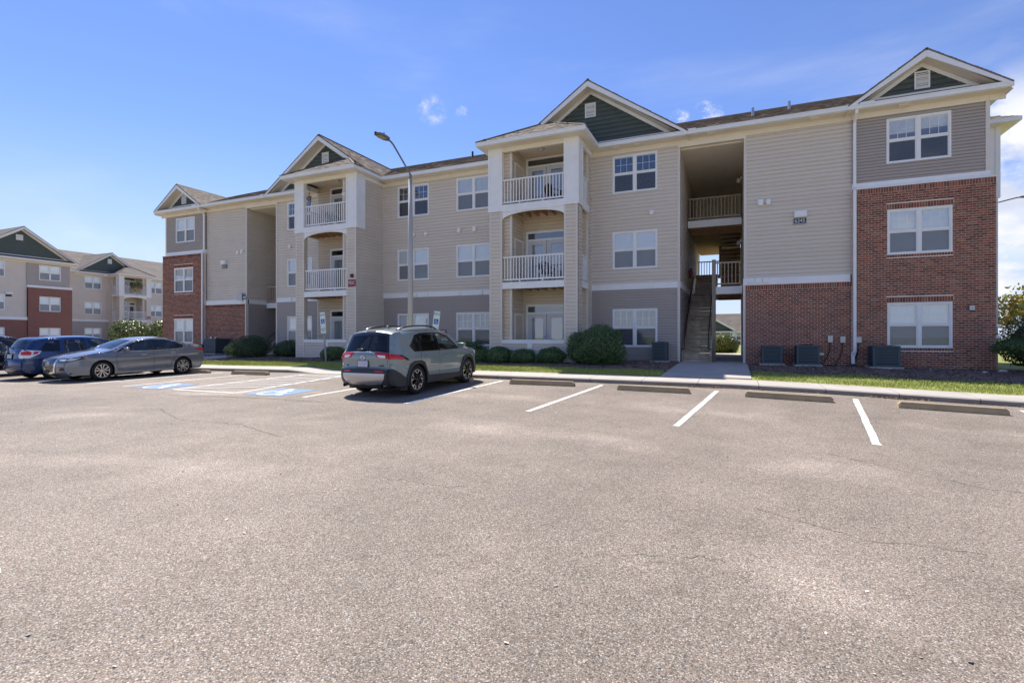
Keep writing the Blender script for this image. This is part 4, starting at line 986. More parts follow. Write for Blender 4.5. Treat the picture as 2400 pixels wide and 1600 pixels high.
# main roof, both slopes, with its vent stacks
for sg in (1, -1):
    y0 = -.6 if sg > 0 else 13.6; zr = 10.1 + MP * 8.5; dy = 8.5 if sg > 0 else -5.7; L_ = math.hypot(dy, zr - ZE)
    shingle_plane(K, 'roof', (-22.5 if sg > 0 else 22.5, y0, ZE), (1 if sg > 0 else -1, 0, 0), (0, dy, zr - ZE), [(0, 0), (45, 0), (42.6, L_), (2.4, L_)], tabs=sg > 0)
for s in (1, -1): K.mb('roof_deck').face([(22.5 * s, -.6, ZE), (22.5 * s, 13.6, ZE), (20.1 * s, 7.9, 10.1 + MP * 8.5)])
K.mb('roof_ridge').box(-20.1, 20.1, 7.78, 8.02, 10.1 + MP * 8.5 - .05, 10.1 + MP * 8.5 + .02)
for d, y_, m_ in ((-1.9, 6.9, BLACKM), (.6, 6.9, BLACKM), (2.0, 7.3, BLACKM), (14.7, 3.4, METAL), (16.3, 4.6, METAL), (-13.6, 6.5, BLACKM)):
    zb = 10.1 + MP * (y_ + .6); q = MB(); q.tube([(d, y_, zb - .1), (d, y_, zb + .38)], .065, 10); q.lathe([(.075, zb + .0), (.16, zb - .04)], 10, 'z', (d, y_, 0)); q.build('vent_stack', m_, root)
# back face of the open passages
for s in (1, -1):
    fr = Fr(0, 0, s)
    K.box('porch_ceiling', fr, 11.8, 14.25, 8.6, 8.8, 7.15, 9.57); K.box('corner_trim', fr, 11.8, 14.25, 8.55, 8.6, 7.55, 7.75)
flush(K)

# ------------------------------------------------------------------ timber stairs and landings in each passage
def stairs(s):
    fr = Fr(0, 0, s)
    t = thing('staircase', 'timber stair with landings in the ' + ('right passage beside the 6245 brick wall' if s > 0 else 'far left passage of the long building'), 'staircase', (XC, YF, 0), 0, 'passage stairs')
    kit = Kit(t); X = fr.x
    n = 18; z0, z1 = .46, 3.75; y0, y1 = .25, 5.2; da, db = 11.88, 12.98
    for i in range(n):
        zz = z0 + (z1 - z0) * (i + 1) / n; yy = y0 + (y1 - y0) * i / n; run = (y1 - y0) / n
        q = MB(); q.box(X(da), X(db), yy - .045, yy + run + .03, zz - .04, zz); q.box(X(da + .01), X(db - .01), yy + .02, yy + .04, zz - (z1 - z0) / n + .012, zz - .058); q.build('tread', WOOD, t)
    for d in (da - .04, db):
        q = MB(); q.prism([(0, 0), (1, 0), (1, 1), (0, 1)], 0, 1) if False else None
        a = (X(d + .02), y0 - .1, z0 + .10); b = (X(d + .02), y1, z1 + .0); q.bar(a, b, .075, .36); q.build('stringer', WOOD, t)
    for d, sg in ((da + .05, 1), (db - .08, -1)):
        q = MB(); q.tube([(X(d), y0 + .1, z0 + .55), (X(d), y0 + .1, z0 + 1.0), (X(d), y1 - .2, z1 + .72), (X(d), y1 + .3, z1 + .9)], .022, 8); q.tube([(X(d), y0 + .1, z0 + .55), (X(d + .12 * sg * -1), y0 + .1, z0 + .55)], .022, 8); q.build('handrail', BLACKM, t)
    def landing(d0, d1, ya, yb, z, rail_front=True):
        q = MB(); x0, x1 = sorted((X(d0), X(d1))); q.box(x0, x1, ya + .05, yb, z - .04, z); q.build('landing_deck', WOOD, t)
        q = MB(); yy = ya + .3
        while yy < yb: q.box(x0, x1, yy, yy + .04, z - .26, z - .041); yy += .4
        tag(q.build('landing_joists', JOIST, t), kind='stuff')
        q = MB(); q.box(x0, x1, ya, ya + .05, z - .33, z + .0); q.build('rim_board', WHITE, t)
        if rail_front: railing(kit, [(x0 + .03, ya + .03), (x1 - .03, ya + .03)], z + .08, 1.0, 'landing_railing', WOOD, .15, t, False)
    landing(13.12, 14.22, 1.4, 6.6, 3.75); landing(11.84, 13.11, 5.2, 6.6, 3.75, False); landing(11.84, 14.22, 3.2, 5.7, 7.13)
    q = MB(); q.box(X(11.84), X(14.22), 5.7, 13, 6.9, 7.1); q.build('landing_ceiling', JOIST, t)
    q = MB(); q.box(X(13.0), X(13.16), 1.36, 1.52, .4, 4.95); q.build('post', WOOD, t)
    for i in range(8):                                                     # half flight on to the turn landing
        zz = 3.75 + 1.35 * (i + 1) / 8; yy = 6.6 + 2.1 * i / 8
        q = MB(); q.box(X(da), X(db + .08), yy - .04, yy + .3, zz - .04, zz); q.box(X(da + .01), X(db + .06), yy + .02, yy + .04, zz - .16, zz - .045); q.build('tread', WOOD, t)
    q = MB(); q.box(X(11.84), X(14.22), 8.7, 9.9, 5.02, 5.1); q.build('turn_landing', WOOD, t)
    q = MB(); q.box(X(13.06), X(13.2), 9.75, 9.88, 5.1, 6.9); q.build('post', WOOD, t)
    railing(kit, [(X(11.86), 9.82), (X(13.06), 9.82)], 5.14, .92, 'landing_railing', WOOD, .15, t, False)
    q = MB()
    for i in range(5): d = 13.2 + i * .24; q.box(X(d), X(d + .035), 10.0, 10.03, 3.8, 6.85)
    for i in range(8): q.box(X(13.18), X(14.2), 9.96, 9.99, 3.85 + i * .40, 3.89 + i * .40)
    q.build('lattice', WOOD, t)
    q = MB(); q.box(X(13.14), X(14.24), 10.3, 10.36, 3.75, 6.85); q.build('timber_screen', JOIST, t)
    for i in range(11):
        q = MB(); q.box(X(13.2), X(14.2), 8.5 - i * .27, 8.82 - i * .27, 5.24 + i * .17, 5.28 + i * .17); q.build('tread', WOOD, t)
    return t
stairs(1); stairs(-1)
# things hung in the passage
def passage_items():
    X = lambda d: XC + d
    t = thing('fire_extinguisher', 'red fire extinguisher hung on the siding beside the stairs', 'fire extinguisher', (X(11.86), YF + 4.4, 4.75))
    q = MB(); q.lathe([(0, -.25), (.07, -.24), (.075, .12), (.04, .2), (0, .2)], 12); q.build('cylinder_body', SIGNR, t, True)
    q = MB(); q.box(-.03, .10, -.02, .02, .2, .25); q.tube([(.05, 0, .2), (.10, 0, .1), (.09, 0, -.1)], .012, 6); q.build('valve_hose', BLACKM, t)
    for (d, y_, z_) in ((14.2, 5.2, 6.3), (14.2, 4.2, 9.15)):
        t = thing('wall_lantern', 'small white globe light on passage wall at the ' + ('second' if z_ < 7 else 'third') + ' floor', 'wall light', (X(d), YF + y_, z_))
        q = MB(); q.lathe([(0, -.16), (.09, -.12), (.11, -.02), (.08, .06), (0, .08)], 12, 'z', (-.1, 0, 0)); q.build('globe', CREAM, t, True)
        q = MB(); q.box(-.04, .06, -.06, .06, -.02, .14); q.build('bracket', METAL, t)
passage_items()
# plaques and wall signs
def plaque(body, s, label):
    x = XC + s * 16.28; t = thing('house_number_sign', label, 'sign', (x, YF - .03, 6.08), 0, 'house number plaques')
    q = MB(); q.box(-.24, .24, -.03, .02, -.115, .115); q.build('backing', METAL, t); q = MB(); q.box(-.215, .215, -.036, -.03, -.095, .095); q.build('panel', PLATEB, t)
    text_mesh('number', body, .20, SIGNW, t, (0, -.038, 0), sx=.92); return t
plaque('6245', 1, 'black plaque reading 6245 on beige siding under a white wall light'); plaque('6241', -1, 'small black house number plaque on the beige wall left of the far left passage')
t = thing('fire_connection_sign', 'red sign with white letters FDC on left balcony tower column', 'sign', (XC - 4.03, YF - 2.23, 4.29))
q = MB(); q.box(-.23, .23, -.02, .02, -.175, .175); q.build('panel', SIGNR, t); text_mesh('lettering', 'FDC', .24, SIGNW, t, (0, -.022, 0), sx=.86)
t = thing('warning_sign', 'small red notice sign on grey siding behind the car roof', 'sign', (XC + .045, YF - .03, 1.72))
q = MB(); q.box(-.19, .19, -.02, .02, -.19, .19); q.build('panel', SIGNR, t); q = MB(); q.box(-.15, .15, -.024, -.019, .09, .13); q.build('white_bar', SIGNW, t)
q = MB(); q.box(-.14, .14, -.024, -.019, -.14, -.02); q.build('lower_panel', mat('faded_red', (.40, .08, .09), .5), t)
t = thing('utility_box', 'grey metal utility box on grey wall below the red notice sign', 'utility box', (XC + .25, YF - .1, 1.25))
q = MB(); q.box(-.22, .22, -.1, .1, -.2, .2); q.build('cabinet', METAL, t); q = MB(); q.box(-.2, .2, -.115, -.1, -.18, .18); q.build('door', METAL, t)
# balcony things
def chair(x, y, z, rz, label):
    t = thing('patio_chair', label, 'chair', (x, y, z), rz)
    q = MB(); q.box(-.25, .25, -.24, .22, .38, .42); q.build('seat', BLACKM, t); q = MB()
    for i in range(5): a = -.2 + i * .1; q.bar((a, .22, .42), (a * 1.1, .34, .92 - .05 * abs(i - 2)), .085, .02)
    q.bar((-.26, .3, .68), (.26, .3, .68), .04, .03); q.build('backrest', BLACKM, t)
    for sx in (-1, 1):
        q = MB(); q.box(sx * .25, sx * .31, -.26, .3, .60, .63); q.build('armrest', BLACKM, t)
        for sy in (-.22, .2): q = MB(); q.bar((sx * .25, sy, .61 if sy < 0 else .4), (sx * .28, sy * 1.15, 0), .05, .04); q.build('leg', BLACKM, t)
chair(XC + 6.2, YF - 1.35, 3.98, R(175), 'black patio chair on the middle balcony of the right tower')
chair(XC + 6.5, YF - 1.3, 7.41, R(150), 'black patio chair on the top balcony of the right tower'); chair(XC - 6.2, YF - 1.25, 7.41, R(190), 'dark patio chair on the top balcony of the left tower')
def hanger():
    t = thing('macrame_hanger', 'white macrame plant hanger hung under left tower top balcony ceiling', 'plant hanger', (XC - 4.75, YF - 1.95, 8.95))
    rope = mat('white_rope', (.75, .73, .68), .9)
    for a in (0, 2.1, 4.2): q = MB(); q.tube([(0, 0, .72), (.13 * math.cos(a), .13 * math.sin(a), .12), (.0, 0, -.2)], .012, 5); q.build('cord', rope, t)
    q = MB(); q.lathe([(0, -.1), (.10, -.09), (.15, .1), (.13, .13), (0, .1)], 12); q.build('pot', rope, t, True)
    q = MB(); q.lathe([(.02, -.2), (.03, -.32), (.09, -.5), (0, -.48)], 9); q.build('tassel', rope, t, True)
    t = thing('wind_chime', 'dark wind chime hung beside the left column of the left tower', 'wind chime', (XC - 7.1, YF - 2.0, 9.1))
    q = MB(); q.lathe([(0, .02), (.12, 0), (0, -.02)], 10); q.tube([(0, 0, 0), (0, 0, .6)], .006, 5); q.build('top_disc', BLACKM, t)
    for a in range(5): q = MB(); q.tube([(.09 * math.cos(a * 1.26), .09 * math.sin(a * 1.26), -.02), (.09 * math.cos(a * 1.26), .09 * math.sin(a * 1.26), -.32 - .03 * a)], .012, 6); q.build('chime_tube', METAL, t)
    t = thing('hanging_ornament', 'reddish round ornament on the left column of the left tower balcony', 'ornament', (XC - 7.24, YF - 1.9, 9.0))
    q = MB(); q.lathe([(0, -.03), (.14, -.03), (.14, .03), (0, .03)], 16, 'x'); q.build('disc', mat('rust_disc', (.12, .05, .04), .7), t); q = MB(); q.tube([(0, 0, .13), (0, 0, .35)], .008, 5); q.build('hook', BLACKM, t)
    for s in (1, -1):
        t = thing('ceiling_lamp', 'round flush lamp on the porch ceiling of the ' + ('right' if s > 0 else 'left') + ' balcony tower', 'ceiling light', (XC + s * 5.9, YF - 1.2, 10.05))
        q = MB(); q.lathe([(0, -.12), (.10, -.10), (.13, -.04), (.14, .02)], 14); q.build('diffuser', BTRIM, t, True); q = MB(); q.lathe([(.14, -.01), (.17, -.01), (.17, .02)], 14); q.build('ring', METAL, t)
hanger()

# ------------------------------------------------------------------ condensers, signs, lamp posts
def condenser(x, y, w, h, label, rz=0.):
    z = float(lz(x, y)) + .02
    t = thing('air_conditioner', label, 'air conditioner', (x, y, z), rz, 'condenser units along the wall')
    q = MB(); q.box(-w / 2 - .08, w / 2 + .08, -w / 2 - .08, w / 2 + .08, -.02, .05); q.build('pad', CONC, t)
    a = w / 2; c = .07
    def ring(r, cc): return [(-r + cc, -r), (r - cc, -r), (r, -r + cc), (r, r - cc), (r - cc, r), (-r + cc, r), (-r, r - cc), (-r, -r + cc)]
    def slab(m_, r, cc, z0, z1):
        P = ring(r, cc)
        for i in range(8): p, q2 = P[i], P[(i + 1) % 8]; m_.face([(*p, z0), (*q2, z0), (*q2, z1), (*p, z1)])
        m_.face([(*p, z1) for p in P]); m_.face([(*p, z0) for p in P[::-1]])
    q = MB(); slab(q, a - .03, c, .05, h - .03); q.build('coil_core', ACD, t)
    q = MB(); slab(q, a, c, .05, .13); slab(q, a + .005, c, h - .07, h); [q.obox((sx * (a - .04), sy * (a - .04), h / 2), (.035, 0, 0), (0, .035, 0), (0, 0, h / 2 - .05)) for sx in (-1, 1) for sy in (-1, 1)]; q.build('cabinet', ACM, t)
    k = 10
    for i in range(k):
        z0 = .15 + (h - .25) * i / k; q = MB(); slab(q, a - .004, c, z0 + .018, z0 + (h - .25) / k - .002); q.build('louvre', ACM, t)
    q = MB(); q.lathe([(.02, h + .03), (a * .8, h + .006)], 20); [q.lathe([(r_, h + .03), (r_ + .01, h + .03)], 20) for r_ in (.1, .18, .26)]; q.build('fan_grille', BLACKM, t)
condenser(XC + 15.25, YF - .62, .72, .74, 'leftmost of three dark condensers against the right brick wall')
condenser(XC + 16.45, YF - .68, .76, .78, 'middle dark condenser, left of the white downspout')
condenser(XC + 18.85, YF - .80, .82, .80, 'dark condenser right of white downspout under the brick bay window')
condenser(XC + 11.02, YF - .48, .62, .84, 'dark green condenser on siding left of the wooden stairs')
condenser(XC - 17.25, YF - .75, .95, .60, 'low condenser at the far left brick wall beside the grey sedan'); condenser(XC - 15.95, YF - .8, 1.05, .98, 'tall dark condenser in front of the far left brick wall'); condenser(XC - 8.55, YF - .6, .6, .9, 'narrow condenser at the left tower corner under the windows')

def parking_sign(x, y, tilt, label, zp0, zp1, z_lift=0):
    z = float(lz(x, y)); t = thing('parking_sign', label, 'sign', (x, y, z - .02), 0, 'accessible parking signs'); t.rotation_euler = (0, R(tilt), R(6))
    q = MB(); q.box(-.035, .035, -.0, .02, -.2, zp1 + .02); q.box(-.035, -.02, -.02, 0, -.2, zp1); q.box(.02, .035, -.02, 0, -.2, zp1); q.build('post', METAL, t)
    H_ = zp1 - zp0; zm = zp0 + H_ * .33
    q = MB(); q.box(-.145, .145, -.034, -.026, zm + .005, zp1); q.build('plate', SIGNW, t); q = MB(); q.box(-.145, .145, -.034, -.026, zp0, zm - .005); q.build('plate', SIGNW, t)
    cz = zm + (zp1 - zm) * .36; q = MB(); q.box(-.10, .10, -.038, -.034, cz - .11, cz + .11); q.build('blue_square', SIGNB, t)
    q = MB()
    for poly in wheelchair(): q.face([(-.085 + a * .17, -.040, cz - .095 + b * .19) for a, b in poly])
    q.build('wheelchair_symbol', SIGNW, t)
    text_mesh('lettering', 'RESERVED\nPARKING', .066, SIGNG, t, (0, -.036, zp1 - .12), depth=.001); text_mesh('lettering', 'MAXIMUM\nPENALTY\n$250', .066, SIGNG, t, (0, -.036, (zp0 + zm) / 2), depth=.001)
parking_sign(-17.62, 18.65, -4.5, 'leaning accessible parking sign in the grass before the left tower', 1.38, 2.36)
parking_sign(-11.85, 18.65, 7.5, 'accessible parking sign leaning right, behind the green suv roof', 1.32, 2.34)

def lamp_post(x, y, z, hp, rz, label, reach, rise):
    t = thing('street_lamp', label, 'street lamp', (x, y, z), rz, 'parking lot lamp posts')
    q = MB(); q.lathe([(.25, -.3), (.25, .06), (.20, .09)], 16); q.build('base', CONC, t)
    q = MB(); q.tube([(0, 0, 0), (0, 0, hp * .5), (0, 0, hp)], [.125, .105, .085], 16); q.build('pole', POLEM, t, True)
    q = MB(); q.tube([(0, 0, hp - .05), (0, 0, hp + .22)], .05, 10); q.build('tenon', LAMPGR, t)
    P = [(0, 0, hp + .1), (0, -.06, hp + .25), (0, -reach * .80, hp + rise * .93), (0, -reach * .92, hp + rise * .995), (0, -reach - .05, hp + rise)]
    q = MB(); q.tube(P, .035, 10); q.build('arm', LAMPGR, t, True)
    q = MB(); yb, zb = -reach, hp + rise; n0 = [(.05, 0, .03), (.14, -.12, .05), (.17, -.40, .045), (.13, -.70, .025), (.04, -.80, .01)]
    V = [[(w_ * sx, yb + yy, zb + zz_) for sx in (-1, -.6, .6, 1)] for w_, yy, h_ in n0 for zz_ in (0,)]
    for (w0, y0_, h0), (w1, y1_, h1) in zip(n0, n0[1:]):
        for sx0, sx1, f0, f1 in ((-1, -.6, .2, 1), (-.6, .6, 1, 1), (.6, 1, 1, .2)):
            q.face([(w0 * sx0, yb + y0_, zb + .03 + h0 * f0), (w1 * sx0, yb + y1_, zb + .03 + h1 * f0), (w1 * sx1, yb + y1_, zb + .03 + h1 * f1), (w0 * sx1, yb + y0_, zb + .03 + h0 * f1)])
        for sx in (-1, 1): q.face([(w0 * sx, yb + y0_, zb - .03), (w1 * sx, yb + y1_, zb - .03), (w1 * sx, yb + y1_, zb + .03 + h1 * .2), (w0 * sx, yb + y0_, zb + .03 + h0 * .2)])
        q.face([(-w0, yb + y0_, zb - .03), (w0, yb + y0_, zb - .03), (w1, yb + y1_, zb - .03), (-w1, yb + y1_, zb - .03)])
    hd = q.build('lamp_head', LAMPGR, t)
    q = MB(); q.box(-.11, .11, yb - .62, yb - .26, zb - .045, zb - .031); q.build('lens', mat('lamp_lens', (.42, .35, .20), .4), hd)
    q = MB(); q.lathe([(0, .12), (.035, .12), (.04, .0)], 10, 'z', (0, yb - .3, zb + .06)); q.build('photocell', METAL, hd)
lamp_post(-12.1, 17.5, .28, 7.62, R(0), 'tall grey lamp post with long bent arm before the middle wall', 1.42, 1.10)
lamp_post(12.75, 36.8, .3, 8.3, R(90), 'distant lamp post whose arm shows past the right brick corner', 1.5, .55)

for i, (cx_, cy_, a_, lab) in enumerate(((-20.1, 13.95, 0, 'wheel stop just right of the grey sedan rear wheel'), (-16.9, 13.95, 0, 'wheel stop heading the left accessible bay'), (-8.35, 14.05, 0, 'wheel stop under the nose of the green suv'), (-5.15, 14.0, 1, 'wheel stop in the first empty bay right of the green suv'), (-1.98, 13.75, -.5, 'wheel stop in front of the passage stairs walkway'), (1.12, 13.72, -.6, 'wheel stop in front of the two left condensers'), (4.15, 13.62, -1.5, 'nearest wheel stop at the right edge below the brick bay'))):
    L_ = 1.83 if i not in (3,) else 1.95
    m_ = MB(); half = L_ / 2; P = [(-.105, 0), (.105, 0), (.10, .065), (.08, .13), (-.08, .13), (-.10, .065)]
    E = []
    for xx, sc_ in ((-half, 1), (-half + .05, 1), (half - .05, 1), (half, 1)):
        hz = .62 if abs(xx) == half else 1
        E.append([(xx, p[0], p[1] * hz if p[1] > .06 else p[1]) for p in P])
    for A, B in zip(E, E[1:]):
        for k in range(6): m_.face([A[k], A[(k + 1) % 6], B[(k + 1) % 6], B[k]])
    m_.face(E[0]); m_.face(E[-1][::-1])
    o = m_.build('wheel_stop', STOPM); zA, zB = float(gz(cx_ - .8, cy_)), float(gz(cx_ + .8, cy_))
    o.location = (cx_, cy_, (zA + zB) / 2); o.rotation_euler = (0, -math.atan2(zB - zA, 1.6), R(a_)); tag(o, lab, 'wheel stop', 'concrete wheel stops along the kerb')
for (x, y, r_, lab_) in ((8.02, 21.9, .12, 'pale grey stone on dark mulch at the foot of the right brick corner'), (8.75, 20.9, .15, 'largest white stone on the mulch under the topiary shrub'), (7.4, 21.4, .07, 'smallest white stone on the mulch left of the right brick corner'), (-17.1, 19.9, .09, 'small pale stone nearest the leaning sign by the left tower bush'), (-16.7, 20.0, .11, 'pale stone beside the suv and right of the low tower bush')):
    bm = bmesh.new(); bmesh.ops.create_icosphere(bm, subdivisions=2, radius=r_)
    for v in bm.verts: v.co *= 1 + rng.normal(0, .10); v.co.z *= .6
    me = bpy.data.meshes.new('stone'); bm.to_mesh(me); bm.free(); me.materials.append(mat('pale_stone', (.55, .53, .5), .9, var=.2))
    o = link('stone', me, None, (x, y, float(lz(x, y)) + .03)); tag(o, lab_, 'stone', 'pale stones on the mulch')
# ------------------------------------------------------------------ planting
def leaf_mat(name, col, others, rough=.5):
    m = mat(name, col, rough, var=.12, island=.3, tint2=others, spec=.4)
    b = m.node_tree.nodes['Principled BSDF']
    try: b.inputs['Subsurface Weight'].default_value = 0
    except Exception: pass
    return m
BOX = leaf_mat('boxwood_leaf', (0.065, 0.133, 0.043), [(0.102, 0.189, 0.058), (0.046, 0.099, 0.035), (0.174, 0.246, 0.080), (0.058, 0.123, 0.041), (0.087, 0.160, 0.051)])
JUN = leaf_mat('juniper_leaf', (0.049, 0.090, 0.043), [(0.072, 0.128, 0.052), (0.038, 0.070, 0.035), (0.109, 0.160, 0.061)])
LAUR = leaf_mat('laurel_leaf', (.15, .20, .045), [(.24, .28, .07), (.09, .14, .035), (.34, .36, .13), (.08, .12, .03)], .3)
YEL = leaf_mat('turning_leaf', (.42, .36, .06), [(.28, .32, .07), (.55, .40, .07), (.45, .27, .06), (.25, .30, .07)], .4)
PINE = leaf_mat('pine_leaf', (0.072, 0.131, 0.043), [(0.109, 0.189, 0.058), (0.052, 0.094, 0.035), (0.145, 0.217, 0.072)])
TWIG = mat('twig_core', (.06, .055, .032), .95, var=.3)
BARK = mat('bark', (.14, .115, .09), .9, var=.3, bump=.5, bscale=40)
def lump(d, seed, amp):
    r = np.random.default_rng(seed); K_ = r.normal(0, 2.2, (9, 3)); ph = r.uniform(0, 6.28, 9)
    return 1 + amp * np.sin(d @ K_.T + ph).sum(1) / 3
def foliage(parent, c, rad, n, size, m, seed, amp=.10, shell=.30, asp=.5, flat=None, name='foliage'):
    r = np.random.default_rng(seed); d = r.normal(0, 1, (n, 3)); d /= np.linalg.norm(d, axis=1)[:, None]
    rr = lump(d, seed, amp) * (1 - shell * r.random(n) ** 1.8); rr += r.normal(0, .02, n); tuft = lump(d * 3.1, seed + 99, .5); rr *= 1 + .055 * (tuft - 1) / .5 * np.sign(amp); rr = np.where(r.random(n) < .03, rr * r.uniform(1.03, 1.16, n), rr)
    dd = d / (np.abs(d) ** 2.35).sum(1)[:, None] ** (1 / 2.35) if flat is not None else d                  # clipped plants are boxier than a ball
    p = dd * rr[:, None] * np.array(rad) + np.array(c)
    if flat is not None: p[:, 2] = np.maximum(p[:, 2], flat + r.random(n) * .05)
    nn = d / np.array(rad); nn /= np.linalg.norm(nn, axis=1)[:, None]; nn = nn + r.normal(0, .55, (n, 3)); nn /= np.linalg.norm(nn, axis=1)[:, None]
    t = np.cross(nn, r.normal(0, 1, (n, 3))); t /= np.linalg.norm(t, axis=1)[:, None] + 1e-9; b = np.cross(nn, t)
    s = size * r.uniform(.6, 1.35, n); u = t * s[:, None]; v = b * (s * asp)[:, None]; bend = nn * (s * .25)[:, None]
    V = np.stack([p - u - bend * .5, p + v * .9, p + u - bend * .5, p - v * .9], 1)
    return quads_mesh(name, V, m, parent)
def core(parent, c, rad, seed, amp, f=.78, name='branches'):
    bm = bmesh.new(); bmesh.ops.create_icosphere(bm, subdivisions=3, radius=1); D = np.array([v.co[:] for v in bm.verts]); L_ = lump(D / np.linalg.norm(D, axis=1)[:, None], seed, amp)
    for v, l in zip(bm.verts, L_):
        q = v.co.normalized(); q = q / (abs(q.x) ** 2.35 + abs(q.y) ** 2.35 + abs(q.z) ** 2.35) ** (1 / 2.35); v.co = Vector(c) + Vector((q.x * rad[0], q.y * rad[1], q.z * rad[2])) * l * f
    me = bpy.data.meshes.new(name); bm.to_mesh(me); bm.free(); me.materials.append(TWIG); return link(name, me, parent)
def shrub(x, y, w, h, label, m=BOX, n=5000, size=.028, amp=.06, seed=1, depth=None, group=None, cat='shrub', shell=.22):
    z = float(lz(x, y)) if y < 23 else .42
    t = thing('shrub', label, cat, (x, y, z), 0, group); rad = (w / 2, (depth or w) / 2, h * .56); c = (0, 0, h * .46)
    core(t, c, rad, seed, amp, 1 - shell * .95); foliage(t, c, rad, n, size, m, seed, amp, shell, flat=.04); return t
shrub(-5.22, 20.7, 2.3, 1.50, 'largest dark green rounded bush between the right tower and the condenser', BOX, 18000, .036, .12, 3, 2.2)
G = 'clipped bushes along the right tower foot'
shrub(-10.35, 20.35, .88, .54, 'small clipped bush at the left end of the row before the right tower', BOX, 4200, .030, .13, 4, group=G)
shrub(-9.40, 20.2, 1.05, .66, 'taller clipped bush, second from left before the right tower, with loose shoots', BOX, 6200, .034, .16, 5, group=G)
shrub(-8.25, 20.25, 1.12, .57, 'clipped bush third in the row under the right tower patio sill', BOX, 5400, .030, .13, 6, group=G)
shrub(-7.12, 20.4, 1.12, .66, 'bright clipped bush touching the largest rounded bush', BOX, 5600, .033, .14, 7, group=G)
shrub(-12.6, 21.5, 1.4, .92, 'dark bush behind the nose of the green suv', BOX, 5200, .032, .08, 8); shrub(-11.35, 21.3, 1.2, .88, 'dark bush left of the right tower corner behind the suv', BOX, 5200, .032, .07, 9)
shrub(-18.15, 19.75, 1.15, .66, 'low bush by the sign post left of the green suv', BOX, 5000, .032, .09, 10)
wide_ = shrub(-24.9, 20.6, 1.75, 1.12, 'wide uneven bush with yellow green shoots before the far left passage', JUN, 9000, .036, .13, 11); shrub(-23.2, 21.6, 1.5, .86, 'dark low bush right of the far left passage', JUN, 7000, .034, .09, 12)
foliage(wide_, (-.75, -.45, .45), (.5, .5, .42), 1500, .05, LAUR, 31, .15, .5, name='young_shoots')
shrub(-45.6, 26.2, 3.4, 2.5, 'tall glossy hedge bush behind the grey sedan', LAUR, 9000, .075, .07, 13, 2.6, 'hedge between the two buildings'); shrub(-42.9, 27.2, 2.6, 2.35, 'glossy hedge bush beside the left brick corner', LAUR, 6500, .075, .07, 14, 2.2, 'hedge between the two buildings')
shrub(-.80, 38.2, 1.9, 1.2, 'sunlit glossy bush seen through the passage beneath the landing', LAUR, 5200, .06, .10, 15); shrub(-2.3, 39.5, 1.2, .5, 'low yellow green plant left of the bush seen through passage', LAUR, 1500, .05, .10, 16)
shrub(10.6, 24.6, 3.0, 1.85, 'tall dark shrub right of the brick corner', JUN, 11000, .05, .14, 17, 2.4); shrub(9.7, 22.1, 1.5, .8, 'low dark shrub at the right edge beneath the topiary', JUN, 6000, .04, .14, 18)
# topiary pine with a bare forked trunk
t = thing('topiary_shrub', 'flat topped pine shrub on bare forked trunk at right brick corner', 'shrub', (8.55, 21.6, float(lz(8.55, 21.6))))
q = MB(); q.tube([(0, 0, -.05), (.02, 0, .12), (.05, .02, .33), (.03, 0, .5)], [.075, .05, .045, .04], 8)
q.tube([(.05, .02, .33), (-.16, .05, .58), (-.42, .1, .72)], [.035, .03, .02], 7); q.tube([(.04, 0, .42), (.2, .04, .62), (.42, -.05, .75)], [.035, .03, .02], 7); q.tube([(.0, .0, .1), (.15, -.1, .02), (.22, -.15, -.04)], [.04, .03, .02], 6); q.build('trunk', BARK, t, True)
core(t, (.1, 0, .86), (.85, .8, .20), 21, .1); foliage(t, (.1, 0, .86), (1.0, .95, .30), 9000, .05, PINE, 21, .12, .55, asp=.16)
def tree(x, y, z, h, cr, label, m, n, seed, cz=None, size=.09, cat='tree'):
    t = thing('broadleaf_tree', label, cat, (x, y, z)); r = np.random.default_rng(seed); q = MB()
    q.tube([(0, 0, -.2), (.05, 0, h * .35), (0, .05, h * .7)], [.09, .07, .03], 8)
    tips = []
    for i in range(9):
        a = i * 2.4 + r.random(); b = h * (.34 + .04 * i); L_ = cr * r.uniform(.6, 1.0); e = (L_ * math.cos(a), L_ * math.sin(a), b + h * .22)
        q.tube([(.03, 0, b), (e[0] * .5, e[1] * .5, b + h * .14), e], [.035, .022, .01], 6); tips.append(e); tips.append((e[0] * .55, e[1] * .55, b + h * .18))
    tips.append((0, 0, h * .9)); q.build('trunk', BARK, t, True)
    V = []
    for e in tips:
        k = n // len(tips); p = r.normal(0, 1, (k, 3)) * np.array([.30, .30, .20]) * cr * .62 + np.array(e); nn = r.normal(0, 1, (k, 3)); nn /= np.linalg.norm(nn, axis=1)[:, None]
        tt = np.cross(nn, r.normal(0, 1, (k, 3))); tt /= np.linalg.norm(tt, axis=1)[:, None]; bb = np.cross(nn, tt); s = size * r.uniform(.6, 1.3, k)
        V.append(np.stack([p - tt * s[:, None], p + bb * (s * .5)[:, None], p + tt * s[:, None], p - bb * (s * .5)[:, None]], 1))
    quads_mesh('crown', np.concatenate(V), m, t); return t
tree(13.6, 32.5, .3, 3.6, 2.0, 'small tree with yellowing leaves behind the right corner shrubs', YEL, 3400, 41, size=.12)
tree(15.8, 34.0, .3, 4.3, 2.2, 'second yellowing tree at the right edge behind the shrubs', YEL, 3000, 42, size=.12)

# ------------------------------------------------------------------ the neighbouring buildings
def far_window(Kf, x0, x1, z0, z1, y, st='closed'): return window(Kf, x0, x1, z0, z1, y, st)
root2 = thing('apartment_building', 'smaller looking apartment building at the far left behind the parked cars', 'apartment building', (-71.2, 30.0, 0), R(90))
K = Kit(root2, far=True)
fb = Fr(0, 0, 1)
